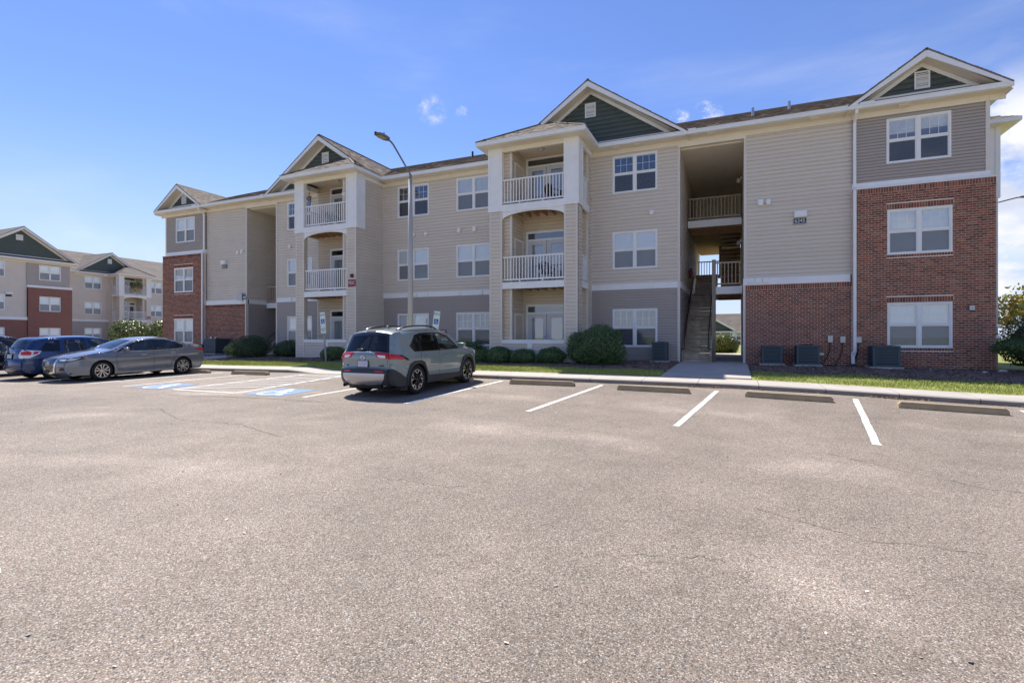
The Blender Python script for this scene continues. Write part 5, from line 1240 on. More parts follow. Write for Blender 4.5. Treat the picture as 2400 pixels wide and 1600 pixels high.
# front block: local x -4.6..4.6, brick bay on its right half
def flat(name, x0, x1, y, z0, z1, holes=()):
    for (a, b, c, d) in rect_minus(x0, x1, z0, z1, holes): K.mb(name).face([(a, y, c), (b, y, c), (b, y, d), (a, y, d)])
hl = [(-3.4, -1.36, z0, z1) for z0, z1 in ((.92, 2.62), (4.45, 6.15), (7.95, 9.64))]; hb = [(1.52, 3.52, z0, z1) for z0, z1 in ((.92, 2.6), (4.42, 6.10), (7.92, 9.60))]
flat('beige_siding', -13, .5, 0, 3.75, ZF, hl); flat('brick_backing', -13, .5, -.1, -.5, 3.45, hl); K.mb('white_trim').box(-13, .5, -.14, .0, 3.43, 3.75)
flat('gray_siding', .45, 4.45, -.06, 7.28, ZF, hb); flat('brick_backing', .5, 4.6, -.2, -.5, 7.05, hb); K.mb('white_trim').box(.45, 4.6, -.23, -.02, 7.03, 7.28)
K.mb('brick_backing').box(.5, 4.59, -.19, -.12, -.5, .9); K.mb('shell').box(-13, 4.4, .45, 16, -.5, 9.9); K.mb('beige_siding').box(4.3, 4.42, 0, 16, -.5, 9.9); K.mb('brick_backing').box(4.4, 4.6, -.1, 3, -.5, 7.0)
for h in hl: far_window(K, h[0], h[1], h[2], h[3], 0)
for h in hb: far_window(K, h[0], h[1], h[2], h[3], -.1)
eave(K, fb, -13, 5.0); rakes(K, fb, 0, 5.05, 13.56, -.6, 0, 10.42, 4.1); gable_roof(K, fb, 0, 5.05, 13.56); louvre(K, fb, -.15, 12.05, 12.65, .6, -.01)
sf = math.hypot(8.5, 8.5 * MP); shingle_plane(K, 'roof', (-40, -.6, ZE), (1, 0, 0), (0, 1, MP), [(0, 0), (45, 0), (45, sf), (0, sf)], tabs=False)
q = MB(); a, b = -1.9, -1.3; q.box(-1.35, -.75, -.16, 0, 6.15, 6.35); q.build('wall_light', WHITE, root2); q = MB(); q.box(-1.3, -.8, -.04, 0, 5.9, 6.1); q.build('number_plaque', PLATEB, root2)
# set back block with a balcony tower
f2 = Fr(20.44, 7.3, -1); tower(K, f2)
hl = [(8.88, 10.84, z0, z1) for z0, z1 in WROWS]
def flatf(fr, name, d0, d1, z0, z1, holes=()):
    a, b = sorted((fr.x(d0), fr.x(d1))); flat(name, a, b, fr.oy, z0, z1, [(*sorted((fr.x(h[0]), fr.x(h[1]))), h[2], h[3]) for h in holes])
flatf(f2, 'beige_siding', 7.9, 16, ZB1, ZF, hl); flatf(f2, 'gray_siding', 7.9, 16, -.5, ZB0, hl); K.box('white_trim', f2, 7.9, 16, -.03, .02, ZB0, ZB1)
hm = [(a, b, z0, z1) for a, b in ((.83, 2.81), (-2.81, -.83), (-7.5, -5.5), (-12.5, -10.5)) for z0, z1 in WROWS]
flatf(f2, 'beige_siding', -30, 3.75, ZB1, ZF, hm); flatf(f2, 'gray_siding', -30, 3.75, -.5, ZB0, hm); K.box('white_trim', f2, -30, 3.75, -.03, .02, ZB0, ZB1)
for h in hl + hm: far_window(K, f2.x(h[0]), f2.x(h[1]), h[2], h[3], f2.oy)
K.box('shell', f2, -30, 16, .5, 13, -.5, 9.9); eave(K, f2, 8.4, 15.4); eave(K, f2, -30, 3.4)
rakes(K, f2, 7.87, 4.3, 13.06, -.6, 0, 10.38, 3.42); gable_roof(K, f2, 7.87, 4.3, 13.06); louvre(K, f2, 7.86, 11.58, 12.23, .50, -.01)
L_ = math.hypot(8.5, 8.5 * MP); shingle_plane(K, 'roof', (4.0, 6.7, ZE), (1, 0, 0), (0, 1, MP), [(0, 0), (47, 0), (47, L_), (0, L_)], tabs=False)
for d, y_ in ((5.6, 11.2), (22.5, 10.5), (25.5, 10.2)):
    q = MB(); zb = ZE + MP * (y_ - 6.7); q.tube([(d, y_, zb - .1), (d, y_, zb + .5)], .08, 8); q.build('vent_stack', BLACKM, root2)
flush(K)
t = thing('fire_connection_sign', 'red sign on the far left building balcony tower column', 'sign', (-76.25, 46.35, 4.3), R(90))
q = MB(); q.box(-.23, .23, -.02, .02, -.175, .175); q.build('panel', SIGNR, t); text_mesh('lettering', 'FDC', .24, SIGNW, t, (0, -.022, 0), sx=.86)
t = thing('balcony_planter', 'terracotta planter of yellow and green plants on far left top balcony', 'planter', (-76.0, 44.6, 8.3), R(90))
q = MB(); q.box(-.7, .7, -.15, .15, 0, .25); q.build('trough', mat('terracotta', (.25, .1, .06), .8), t); foliage(t, (0, 0, .5), (.8, .25, .4), 500, .07, BOX, 51, .2, .6); foliage(t, (-.3, -.2, -.2), (.3, .1, .4), 200, .06, YEL, 52, .2, .6, name='yellow_flowers')
# clubhouse behind, seen through the passage
root3 = thing('club_house', 'low white house with a green gable seen through the passage', 'house', (-4.2, 88, 0))
K = Kit(root3, far=True); fb = Fr(0, 0, 1)
K.mb('white_panel').box(-14, 14, .02, 12, -.5, 2.4); K.mb('brick_backing').box(-14, 14, -.1, .1, -.5, .9); flat('gray_siding', -3.6, 3.6, -.05, .9, 2.3)
for d in (-2.6, .4, 3.4, 5.4, 8): window(K, d, d + 1.7, 1.1, 2.3, -.06)
K.mb('gable_frieze').prism([(-4.2, 2.42), (0, 4.9), (4.2, 2.42), (4.2, 2.75), (0, 5.25), (-4.2, 2.75)], -.6, -.4); K.mb('green_siding').face([(-3.9, -.1, 2.45), (3.9, -.1, 2.45), (0, -.1, 4.85)])
K.mb('gutter').box(-14.4, 14.4, -.6, -.5, 2.3, 2.5)
m_ = K.mb('roof_deck')
for sg in (-1, 1): m_.face([(4.3 * sg, -.6, 2.55), (0, -.6, 5.2), (0, 6, 5.2), (4.3 * sg, 1.0, 2.55)])
m_.face([(-14.4, -.6, 2.5), (14.4, -.6, 2.5), (9, 6, 5.5), (-9, 6, 5.5)]); m_.face([(9, 6, 5.5), (14.4, -.6, 2.5), (14.4, 12, 2.5)]); m_.face([(-9, 6, 5.5), (9, 6, 5.5), (14.4, 12, 2.5), (-14.4, 12, 2.5)])
m_.face([(4, 2, 3.5), (11, 2, 3.5), (8.5, 8, 7.0), (6.5, 8, 7.0)])
flush(K)
# ------------------------------------------------------------------ cars: two parametric skins (flanks, centre strip) cut into panels
def paint(name, col, metal=.5, rough=.28):
    return mat(name, col, rough, metal, var=.02, coat=1.0)
CHROME = mat('chrome', (.75, .76, .78), .12, 1.0, var=.02); SATIN = mat('satin_silver', (.55, .55, .56), .35, .8, var=.03); CLADM = mat('black_cladding', (.035, .035, .037), .55, var=.08, bump=.1, bscale=200)
GLOSSB = mat('gloss_black', (.008, .008, .009), .08, coat=.6); REDL = mat('tail_lens', (.58, .010, .007), .2, coat=.25, var=.05); WHL = mat('clear_lens', (.82, .82, .83), .12, coat=.8); CGLASS = glass('car_glass', (.76, .86, .81), .85, .07); DGLASS = glass('privacy_glass', (.33, .35, .36), .75, .05)
ALLOY = mat('machined_alloy', (.62, .62, .63), .22, .9, var=.03); ALLOYB = mat('black_alloy', (.012, .012, .013), .25); UNDER = mat('underbody', (.010, .010, .011), .9); SEAT = mat('seat_cloth', (.05, .05, .055), .9)
AMBER = mat('amber_lens', (.55, .18, .02), .2); PLATEM = mat('licence_plate', (.52, .54, .62), .4, var=.25, vscale=30)
def chaikin(P, n=2):
    P = [np.array(p, float) for p in P]
    for _ in range(n):
        Q = [P[0]]
        for a, b in zip(P, P[1:]): Q += [a * .75 + b * .25, a * .25 + b * .75]
        Q.append(P[-1]); P = Q
    return np.array(P)
def resample(P, step):
    d = np.r_[0, np.cumsum(np.linalg.norm(np.diff(P, axis=0), axis=1))]; n = max(2, int(d[-1] / step) + 1); s = np.linspace(0, d[-1], n)
    return np.stack([np.interp(s, d, P[:, i]) for i in range(P.shape[1])], 1)
def dens(poly, step):
    out = []
    for a, b in zip(poly, poly[1:] + poly[:1]):
        k = max(1, int(math.hypot(b[0] - a[0], b[1] - a[1]) / step))
        out += [(a[0] + (b[0] - a[0]) * i / k, a[1] + (b[1] - a[1]) * i / k) for i in range(k)]
    return out
def panels(F, outline, regs, holes, step, parent, flip, gridstep):
    """regs: list of (name, polygon, material, offset, label/None); returns objects"""
    V = []; E = []
    def add(poly):
        n = len(V); V.extend(Vector(p) for p in poly); k = len(poly); E.extend((n + i, n + (i + 1) % k) for i in range(k))
    add(dens(outline, step))
    for h in holes: add(dens(h, step))
    for r in regs[1:]: add(dens(r[1], step))
    ou = np.array(outline); gx = np.arange(ou[:, 0].min(), ou[:, 0].max(), gridstep); gy = np.arange(ou[:, 1].min(), ou[:, 1].max(), gridstep)
    GX, GY = np.meshgrid(gx, gy); GX = GX.ravel() + .0031; GY = GY.ravel() + .0023; ok = in_poly(GX, GY, outline)
    V.extend(Vector((a, b)) for a, b in zip(GX[ok], GY[ok]))
    res = delaunay_2d_cdt(V, E, [], 0, 1e-4); P = np.array([v[:] for v in res[0]]); T = np.array([f for f in res[2] if len(f) == 3])
    c = P[T].mean(1); ins = in_poly(c[:, 0], c[:, 1], outline)
    for h in holes: ins &= ~in_poly(c[:, 0], c[:, 1], h)
    rid = np.zeros(len(T), int)
    for i, r in enumerate(regs[1:], 1): rid[in_poly(c[:, 0], c[:, 1], r[1])] = i
    e = 1e-3; X = F(P[:, 0], P[:, 1]); Xu = F(P[:, 0] + e, P[:, 1]) - F(P[:, 0] - e, P[:, 1]); Xv = F(P[:, 0], P[:, 1] + e) - F(P[:, 0], P[:, 1] - e)
    Nn = np.cross(Xu, Xv); Nn /= np.linalg.norm(Nn, axis=1)[:, None] + 1e-12
    if flip: Nn = -Nn
    out = {}
    for i, r in enumerate(regs):
        t = T[(rid == i) & ins]
        if not len(t): continue
        if flip: t = t[:, ::-1]
        us, inv = np.unique(t, return_inverse=True); inv = inv.reshape(t.shape); Q = X[us] + Nn[us] * r[3]; nv = Nn[us]
        cnt = {}
        for a, b, d in inv:
            for p, q in ((a, b), (b, d), (d, a)): cnt[(p, q)] = cnt.get((p, q), 0) + 1
        be = [k for k in cnt if (k[1], k[0]) not in cnt]; n0 = len(Q); vs = Q.tolist(); fs = inv.tolist(); m_ = {}
        for p, q in be:
            for w in (p, q):
                if w not in m_: m_[w] = len(vs); vs.append((Q[w] - nv[w] * .03).tolist())
            fs.append((q, p, m_[p], m_[q]))
        me = bpy.data.meshes.new(r[0]); me.from_pydata(vs, [], fs); me.materials.append(r[2]); me.polygons.foreach_set('use_smooth', [True] * len(fs)); me.update()
        nl = []
        k = len(inv)
        for j, pl in enumerate(me.polygons):
            for li in pl.loop_indices:
                vi = me.loops[li].vertex_index
                if j < k: nl.append(tuple(nv[vi]))
                else: nl.append(tuple(pl.normal))
        me.normals_split_custom_set(nl)
        o = link(r[0], me, parent)
        if len(r) > 4 and r[4]: o['label'] = r[4]
        out.setdefault(r[0], []).append(o)
    return out
def arch(cx, r, z0=.36, oct_=False, n=22):
    if oct_: return [(cx - r, -.2), (cx - r, z0 + r * .25), (cx - r * .62, z0 + r * .92), (cx - r * .3, z0 + r * 1.03), (cx + r * .3, z0 + r * 1.03), (cx + r * .62, z0 + r * .92), (cx + r, z0 + r * .25), (cx + r, -.2)]
    return [(cx - r, -.2)] + [(cx - r * math.cos(a), z0 + r * math.sin(a)) for a in np.linspace(0, math.pi, n)] + [(cx + r, -.2)]
def seam(pts, w=.012):
    out = []
    for (a, b) in zip(pts, pts[1:]):
        d = np.array(b) - np.array(a); d = d / np.linalg.norm(d); n = np.array([-d[1], d[0]]) * w / 2
        a_, b_ = np.array(a) - d * w * .3, np.array(b) + d * w * .3
        out.append([tuple(a_ + n), tuple(b_ + n), tuple(b_ - n), tuple(a_ - n)])
    return out
def wheel(parent, x, y, r, w, style, side):
    wt = MB(); ri = r * .70
    wt.lathe([(ri, -w / 2 + .01), (r * .93, -w / 2), (r * .985, -w / 2 + .025), (r, 0), (r * .985, w / 2 - .025), (r * .93, w / 2), (ri, w / 2 - .01)], 36, 'y')
    o = wt.build('wheel', TYRE, parent, True, (x, y, r)); sg = side
    b = MB(); b.lathe([(ri + .004, -w / 2 + .02), (ri - .02, -w / 2 + .03), (ri - .03, w / 2 - .03), (ri + .004, w / 2 - .012)], 36, 'y'); b.lathe([(0, sg * (w / 2 - .075)), (ri - .02, sg * (w / 2 - .07))], 30, 'y'); b.build('rim_barrel', ALLOYB, o, True)
    s = MB(); f = w / 2 - .012; n = 5
    s.lathe([(ri - .004, sg * (f - .02)), (ri + .006, sg * f), (ri - .016, sg * f)], 36, 'y')
    for k in range(n):
        a0 = 2 * math.pi * k / n + .3
        def P(rr, a): return (rr * math.cos(a), rr * math.sin(a))
        if style == 'star':
            polys = [[P(.05, a0 - .5), P(ri * .62, a0 - .16), P(ri * .62, a0 - .05), P(.06, a0)], [P(.05, a0 + .5), P(.06, a0), P(ri * .62, a0 + .05), P(ri * .62, a0 + .16)], [P(ri * .58, a0 - .17), P(ri - .01, a0 - .42), P(ri - .01, a0 - .26), P(ri * .62, a0 - .05)], [P(ri * .58, a0 + .17), P(ri * .62, a0 + .05), P(ri - .01, a0 + .26), P(ri - .01, a0 + .42)]]
        else:
            polys = [[P(.04, a0 - .6), P(ri - .01, a0 - .33), P(ri - .01, a0 - .12), P(.05, a0 - .1)], [P(.04, a0 + .5), P(.05, a0 + .05), P(ri - .01, a0 + .18), P(ri - .01, a0 + .36)]]
        for pl in polys:
            if style == 'star' and pl in polys[:2]: mi = 1 if style == 'star' else 0
            else: mi = 0
            s.prism(pl, *(sorted((sg * f, sg * (f - .035)))), mi)
    s.lathe([(.0, sg * (f + .004)), (.035, sg * (f + .002)), (.05, sg * (f - .01))], 16, 'y', mi=1)
    s.build('alloy_spokes', [ALLOY, ALLOYB] if style == 'star' else [ALLOY, ALLOY], o); return o

def car(cfg, X, Y, heading, label, group='cars parked along the kerb', scale=1.):
    c = cfg; t = thing(c['name'], label, c['cat'], (0, 0, 0), 0, group)
    h = R(heading); ca, sa = math.cos(h), math.sin(h); fx, rx = c['axles']
    zf = float(gz(X + ca * fx, Y + sa * fx)); zr = float(gz(X + ca * rx, Y + sa * rx)); pitch = math.atan2(zf - zr, fx - rx)
    t.location = (X, Y, (zf * -rx + zr * fx) / (fx - rx)); t.rotation_euler = (0, -pitch, h)
    top = resample(chaikin(c['top'], 2), .03); ds = np.r_[0, np.cumsum(np.linalg.norm(np.diff(top, axis=0), axis=1))]; hw = c['hw']
    px_, pw = zip(*c['plan']); pz_, tw = zip(*c['tum'])
    xx = np.linspace(-3, 3, 601); pl_s = np.interp(xx, px_, pw); k = np.exp(-np.linspace(-2, 2, 41) ** 2 * 1.2); pl_s = np.convolve(np.pad(pl_s, 20, 'edge'), k / k.sum(), 'valid')
    zz = np.linspace(0, 2, 401); tw_s = np.interp(zz, pz_, tw); k2 = np.exp(-np.linspace(-2, 2, 21) ** 2 * 1.2); tw_s = np.convolve(np.pad(tw_s, 10, 'edge'), k2 / k2.sum(), 'valid')
    def base(x, z): return hw * np.interp(x, xx, pl_s) * np.interp(z, zz, tw_s)
    RR = c.get('round', .09)
    def dist(x, z):
        p = np.stack([x, z], 1); A = top[:-1]; B = top[1:]; best = np.full(len(p), 9.)
        for a, b in zip(A[::1], B[::1]):
            ab = b - a; tt = np.clip(((p - a) @ ab) / (ab @ ab), 0, 1); best = np.minimum(best, np.linalg.norm(p - a - tt[:, None] * ab, axis=1))
        return best
    crease = c.get('crease', ())
    def Wd(x, z):
        w = base(x, z); d = np.minimum(dist(x, z), RR); w = w - RR * (1 - np.sqrt(np.clip(1 - ((RR - d) / RR) ** 2, 0, 1)))
        for (x0, z0_, x1, z1_, amp, wid) in crease:
            zl = z0_ + (z1_ - z0_) * np.clip((x - x0) / (x1 - x0), 0, 1); fade = np.clip(np.minimum(x - x0, x1 - x) / .25, 0, 1); dz = (z - zl) / wid
            w = w + amp * fade * np.exp(-dz * dz)
        return w
    outline = [tuple(p) for p in top] + [(top[-1][0] + .12, c['sill'] + .02), (-1.0, c['sill']), (1.0, c['sill']), (top[0][0] - .12, c['sill'] + .02)]
    PM = c['paint']
    regs = [('body_side', outline, PM, 0.)] + list(c['side'])
    for s_ in c['seams']:
        for q in seam(s_): regs.append(('panel_gap', q, UNDER, -.006))
    holes = [arch(fx, c['ro'], c['rt']), arch(rx, c['ro'], c['rt'])]
    for sg in (1, -1):
        def F(u, v, sg=sg): return np.stack([u, sg * Wd(u, v), v], 1)
        panels(F, outline, regs, holes, .05, t, sg > 0, .075)
    # centre strip
    We = Wd(top[:, 0], top[:, 1]); tan = np.gradient(top, axis=0); tan /= np.linalg.norm(tan, axis=1)[:, None] + 1e-9; nor = np.stack([tan[:, 1], -tan[:, 0]], 1)
    mid = top[len(top) // 2]; nor *= np.sign(nor[len(top) // 2][1]) or 1
    cr = np.interp(top[:, 0], [p[0] for p in c['crown']], [p[1] for p in c['crown']])
    ke = np.exp(-np.linspace(-2, 2, 9) ** 2); sm = lambda a: np.convolve(np.pad(a, 4, 'edge'), ke / ke.sum(), 'valid')
    nor = np.stack([sm(nor[:, 0]), sm(nor[:, 1])], 1); nor /= np.linalg.norm(nor, axis=1)[:, None]; We_s = sm(We)
    def S(u, v):
        q = v / hw; b = np.stack([np.interp(u, ds, top[:, i]) for i in (0, 1)], 1); n = np.stack([np.interp(u, ds, nor[:, i]) for i in (0, 1)], 1); w = np.interp(u, ds, We); cc = np.interp(u, ds, cr) * (1 - np.abs(q) ** 2.4)
        return np.stack([b[:, 0] + n[:, 0] * cc, q * w, b[:, 1] + n[:, 1] * cc], 1)
    L_ = ds[-1]; so = [(0, -hw), (L_, -hw), (L_, hw), (0, hw)]
    i_top = int(np.argmax(top[:, 1]))
    def sF(x): return float(np.interp(-x, -top[:i_top + 1, 0][c['nose']:], ds[:i_top + 1][c['nose']:]))
    def sFz(z): return float(np.interp(z, top[:i_top + 1, 1], ds[:i_top + 1]))
    def sRz(z): return float(np.interp(-z, -top[i_top:, 1], ds[i_top:]))
    regs2 = [('body_centre', so, PM, 0.)]
    for (nm, poly, m_, off) in c['strip'](sF, sFz, sRz, hw, L_): regs2.append((nm, poly, m_, off))
    panels(S, so, regs2, [], .05, t, True, .085)
    # underbody, wheel wells, cabin
    q = MB(); q.box(rx - .75, fx + .72, -hw * .62, hw * .62, .20, .62); q.box(rx + .45, fx - .45, -hw * .86, hw * .86, c['sill'] + .01, .5); q.box(top[:, 0].min() + .2, top[:, 0].max() - .25, -hw * .6, hw * .6, .27, .75)
    for a in (fx, rx):
        for sg in (1, -1):
            n0 = len(q.v); k = 14
            for yy in (hw * .55, hw * .955):
                for th in np.linspace(-.2, math.pi + .2, k): q.v.append((a + (c['ro'] + .02) * math.cos(th), sg * yy, c['rt'] + (c['ro'] + .02) * math.sin(th)))
            for i in range(k - 1): q.f.append((n0 + i, n0 + i + 1, n0 + k + i + 1, n0 + k + i)); q.m.append(0)
    q.build('underbody', UNDER, t)
    cx0 = c['cabin']; q = MB(); q.box(cx0[0], cx0[1], -hw * .80, hw * .80, .50, .60); q.box(cx0[1] - .25, cx0[1] + .1, -hw * .74, hw * .74, .6, cx0[2]); q.build('cabin_floor', UNDER, t)
    for x_ in (cx0[1] - .95, cx0[1] - 1.8):
        for sg in (-1, 1):
            q = MB(); q.prism([(x_ - .05, .6), (x_ + .45, .6), (x_ + .45, .78), (x_ + .08, .78), (x_ - .12, 1.32), (x_ - .26, 1.30)], sg * .42 - .24, sg * .42 + .24); q.box(x_ - .27, x_ - .15, sg * .42 - .12, sg * .42 + .12, 1.33, 1.50 if c['hi'] else 1.34); q.build('seat', SEAT, t)
    for a in (fx, rx):
        for sg in (1, -1): wheel(t, a, sg * (hw - c['tw'] / 2 - .025), c['rw'], c['tw'], c['rim'], sg)
    # mirrors and handles
    mx, mz = c['mirror']
    for sg in (1, -1):
        y_ = sg * float(Wd(np.array([mx]), np.array([mz]))[0]); q = MB()
        for zz0, zz1, d0, d1 in ((mz, mz + .05, .06, .10), (mz + .05, mz + .13, .11, .12), (mz + .13, mz + .16, .12, .08)):
            q.v += [(mx + sx * .055 * (1 if zz < mz + .14 else .7), y_ + sg * (.02 + (.10 if sy > 0 else 0) + (dd if sy > 0 else 0)), zz) for zz, dd in ((zz0, d0), (zz1, d1)) for sx, sy in ((-1, 0), (1, 0), (1, 1), (-1, 1))]
            n = len(q.v) - 8
            for f in ((0, 1, 2, 3), (7, 6, 5, 4), (0, 4, 5, 1), (1, 5, 6, 2), (2, 6, 7, 3), (3, 7, 4, 0)): q.f.append(tuple(n + i for i in f)); q.m.append(0)
        o = q.build('wing_mirror', PM, t, True); mod = o.modifiers.new('round', 'BEVEL'); mod.width = .018; mod.segments = 3
        q = MB(); q.bar((mx, y_ - sg * .02, mz + .0), (mx, y_ + sg * .09, mz + .05), .04, .03); q.build('mirror_stalk', GLOSSB, o)
        for (hx, hz) in c['handles']:
            yh = sg * float(Wd(np.array([hx]), np.array([hz]))[0]); q = MB(); q.tube([(hx - .11, yh - sg * .01, hz), (hx - .08, yh + sg * .028, hz + .004), (hx + .08, yh + sg * .028, hz + .006), (hx + .11, yh - sg * .01, hz)], .015, 8); q.build('door_handle', c.get('hmat', PM), t, True)
    c['extra'](t, Wd, S, sF, sFz, sRz, hw); t.scale = (scale,) * 3; return t
def on(Wd, x, z, sg): return sg * float(Wd(np.array([x]), np.array([z]))[0])
def spt(S, u, v): return S(np.array([u]), np.array([v]))[0]
def lic(t, x, z, lean, sg=-1, label=None):
    q = MB(); q.box(-.012, .012, -.165, .165, -.085, .085); o = q.build('plate_frame', GLOSSB, t); o.location = (x, 0, z); o.rotation_euler = (0, lean, 0)
    q = MB(); q.box(sg * .012 - .002, sg * .012 + .002, -.150, .150, -.072, .072); q.build('licence_plate', PLATEM, o)
def oval(t, x, z, lean, ry=.065, rz=.045, sg=-1, name='badge'):
    q = MB(); k = 22
    for (a, b, th) in ((ry, rz, .010), (ry * .42, rz * .92, .007)): q.tube([(0, a * math.cos(w), b * math.sin(w)) for w in np.linspace(0, 2 * math.pi, k + 1)], th, 6, cap=False)
    q.tube([(0, ry * .8 * math.cos(w), rz * .52 + rz * .40 * math.sin(w)) for w in np.linspace(0, 2 * math.pi, k + 1)], .006, 6, cap=False)
    o = q.build(name, CHROME, t, True); o.location = (x, 0, z); o.rotation_euler = (0, lean, 0)

# -- the sage green SUV
SAGE = paint('sage_paint', (.25, .30, .28), .15, .30)
def suv_strip(sF, sFz, sRz, hw, L):
    g = lambda q: q * hw
    gl = [(sRz(1.50), g(-.80)), (sRz(1.50), g(.80)), (sRz(1.15), g(.90)), (sRz(1.10), g(.80)), (sRz(1.10), g(-.80)), (sRz(1.15), g(-.90))]
    out = [('windscreen', [(sF(1.10), g(-.86)), (sF(.50), g(-.88)), (sF(.50), g(.88)), (sF(1.10), g(.86))], CGLASS, -.004),
           ('rear_trim', [(sRz(1.555), g(-.93)), (sRz(1.555), g(.93)), (sRz(1.10), g(.98)), (sRz(1.10), g(-.98))], GLOSSB, -.004), ('rear_window', gl, DGLASS, -.002),
           ('lower_bumper', [(sRz(.70), g(-1)), (sRz(.70), g(1)), (L, g(1)), (L, g(-1))], CLADM, .012),
           ('skid_plate', [(sRz(.605), g(-.93)), (sRz(.605), g(.93)), (sRz(.50), g(.90)), (sRz(.405), g(.74)), (sRz(.395), g(.2)), (sRz(.41), g(.0)), (sRz(.395), g(-.2)), (sRz(.405), g(-.74)), (sRz(.50), g(-.90))], SATIN, .03),
           ('grille', [(sFz(.35), g(-.7)), (sFz(.85), g(-.55)), (sFz(.85), g(.55)), (sFz(.35), g(.7))], GLOSSB, 0.)]
    for sg in (-1, 1):
        out.append(('tail_lamp', [(sRz(1.075), g(.46 * sg)), (sRz(1.09), g(1 * sg)), (sRz(.965), g(1 * sg)), (sRz(.985), g(.60 * sg))], REDL, .016))
        out.append(('reversing_lamp', [(sRz(1.035), g(.58 * sg)), (sRz(1.035), g(.90 * sg)), (sRz(.985), g(.90 * sg)), (sRz(.993), g(.66 * sg))], WHL, .020))
        out.append(('reflector', [(sRz(.665), g(.55 * sg)), (sRz(.665), g(.86 * sg)), (sRz(.635), g(.86 * sg)), (sRz(.635), g(.55 * sg))], REDL, .018))
        out.append(('headlamp', [(sFz(.80), g(.55 * sg)), (sFz(.93), g(.62 * sg)), (sFz(.93), g(1 * sg)), (sFz(.80), g(1 * sg))], WHL, .006))
        for q in seam([(sRz(1.10), g(.955 * sg)), (sRz(.72), g(.93 * sg))]): out.append(('panel_gap', q, UNDER, -.006))
    for q in seam([(sRz(.725), g(-.93)), (sRz(.725), g(.93))]): out.append(('panel_gap', q, UNDER, -.006))
    return out
def suv_extra(t, Wd, S, sF, sFz, sRz, hw):
    for sg in (1, -1):
        P = []
        for x in np.linspace(-1.62, .28, 9): p = spt(S, float(np.interp(-x, -np.array([.28, -1.62]), [sF(.28), sRz(1.60) if False else sF(.28) + 1.92])), .80 * hw * sg); P.append(p)
        lift = [.0, .045, .055, .06, .06, .06, .055, .045, .0]; P = [(p[0], p[1], p[2] + l) for p, l in zip(P[::-1], lift)]
        q = MB(); q.tube(P, .022, 8); o = q.build('roof_rail', BLACKM, t, True); q = MB(); q.tube(P[:2] if P[0][0] < P[-1][0] else P[-2:], .028, 8); q.build('rail_foot', SATIN, o, True)
    p = spt(S, sF(.28) + 1.55, 0); q = MB(); q.prism([(-.09, 0), (.09, -.005), (-.01, .035), (-.06, .06), (-.085, .05)], -.02, .02); o = q.build('antenna_fin', SAGE, t); o.location = p
    a = spt(S, sRz(1.14), .02); b = spt(S, sRz(1.16), .36 * hw); q = MB(); q.tube([a + (-.02, 0, .0), a + (-.045, .05, .01), b + (-.03, 0, .0)], [.03, .03, .012], 8); q.build('rear_wiper', BLACKM, t, True)
    p = spt(S, sRz(.845), 0); lic(t, p[0] - .018, .845, R(4)); p = spt(S, sRz(1.0), 0); oval(t, p[0] - .012, .995, R(5), .068, .046)
    p0, p1 = spt(S, sRz(1.085), -.46 * hw), spt(S, sRz(1.085), .46 * hw); q = MB(); q.tube([p0 + (-.008, 0, -.04), p0 + (-.014, .07, 0), spt(S, sRz(1.085), 0) + (-.016, 0, 0), p1 + (-.014, -.07, 0), p1 + (-.008, 0, -.04)], .013, 6); q.build('tailgate_strip', CHROME, t, True)
    for sg in (1, -1): q = MB(); q.tube([(-2.05, sg * .58, .33), (-2.36, sg * .58, .31)], .04, 12, cap=False); q.build('exhaust_tip', CHROME, t, True); q = MB(); q.box(-2.3, -2.26, sg * .73 - .08, sg * .73 + .08, .735, .755) if False else None
    for y_, w in ((-.64, .10), (.66, .06)): p = spt(S, sRz(.80), y_); q = MB(); q.box(p[0] - .012, p[0] + .0, p[1] - w, p[1] + w, .79, .815); q.build('script_badge', GLOSSB, t)
    p = spt(S, sRz(1.575), 0); q = MB(); q.box(p[0] - .03, p[0] + .02, -.13, .13, p[2] - .015, p[2] + .005); q.build('high_brake_lamp', mat('brake_lens', (.35, .18, .16), .3), t)
    for sg in (-1, 1):
        for a_ in (1.37, -1.32): q = MB(); q.box(a_ - .49, a_ - .46, sg * .70, sg * .90, .16, .42); q.build('mud_flap', CLADM, t)
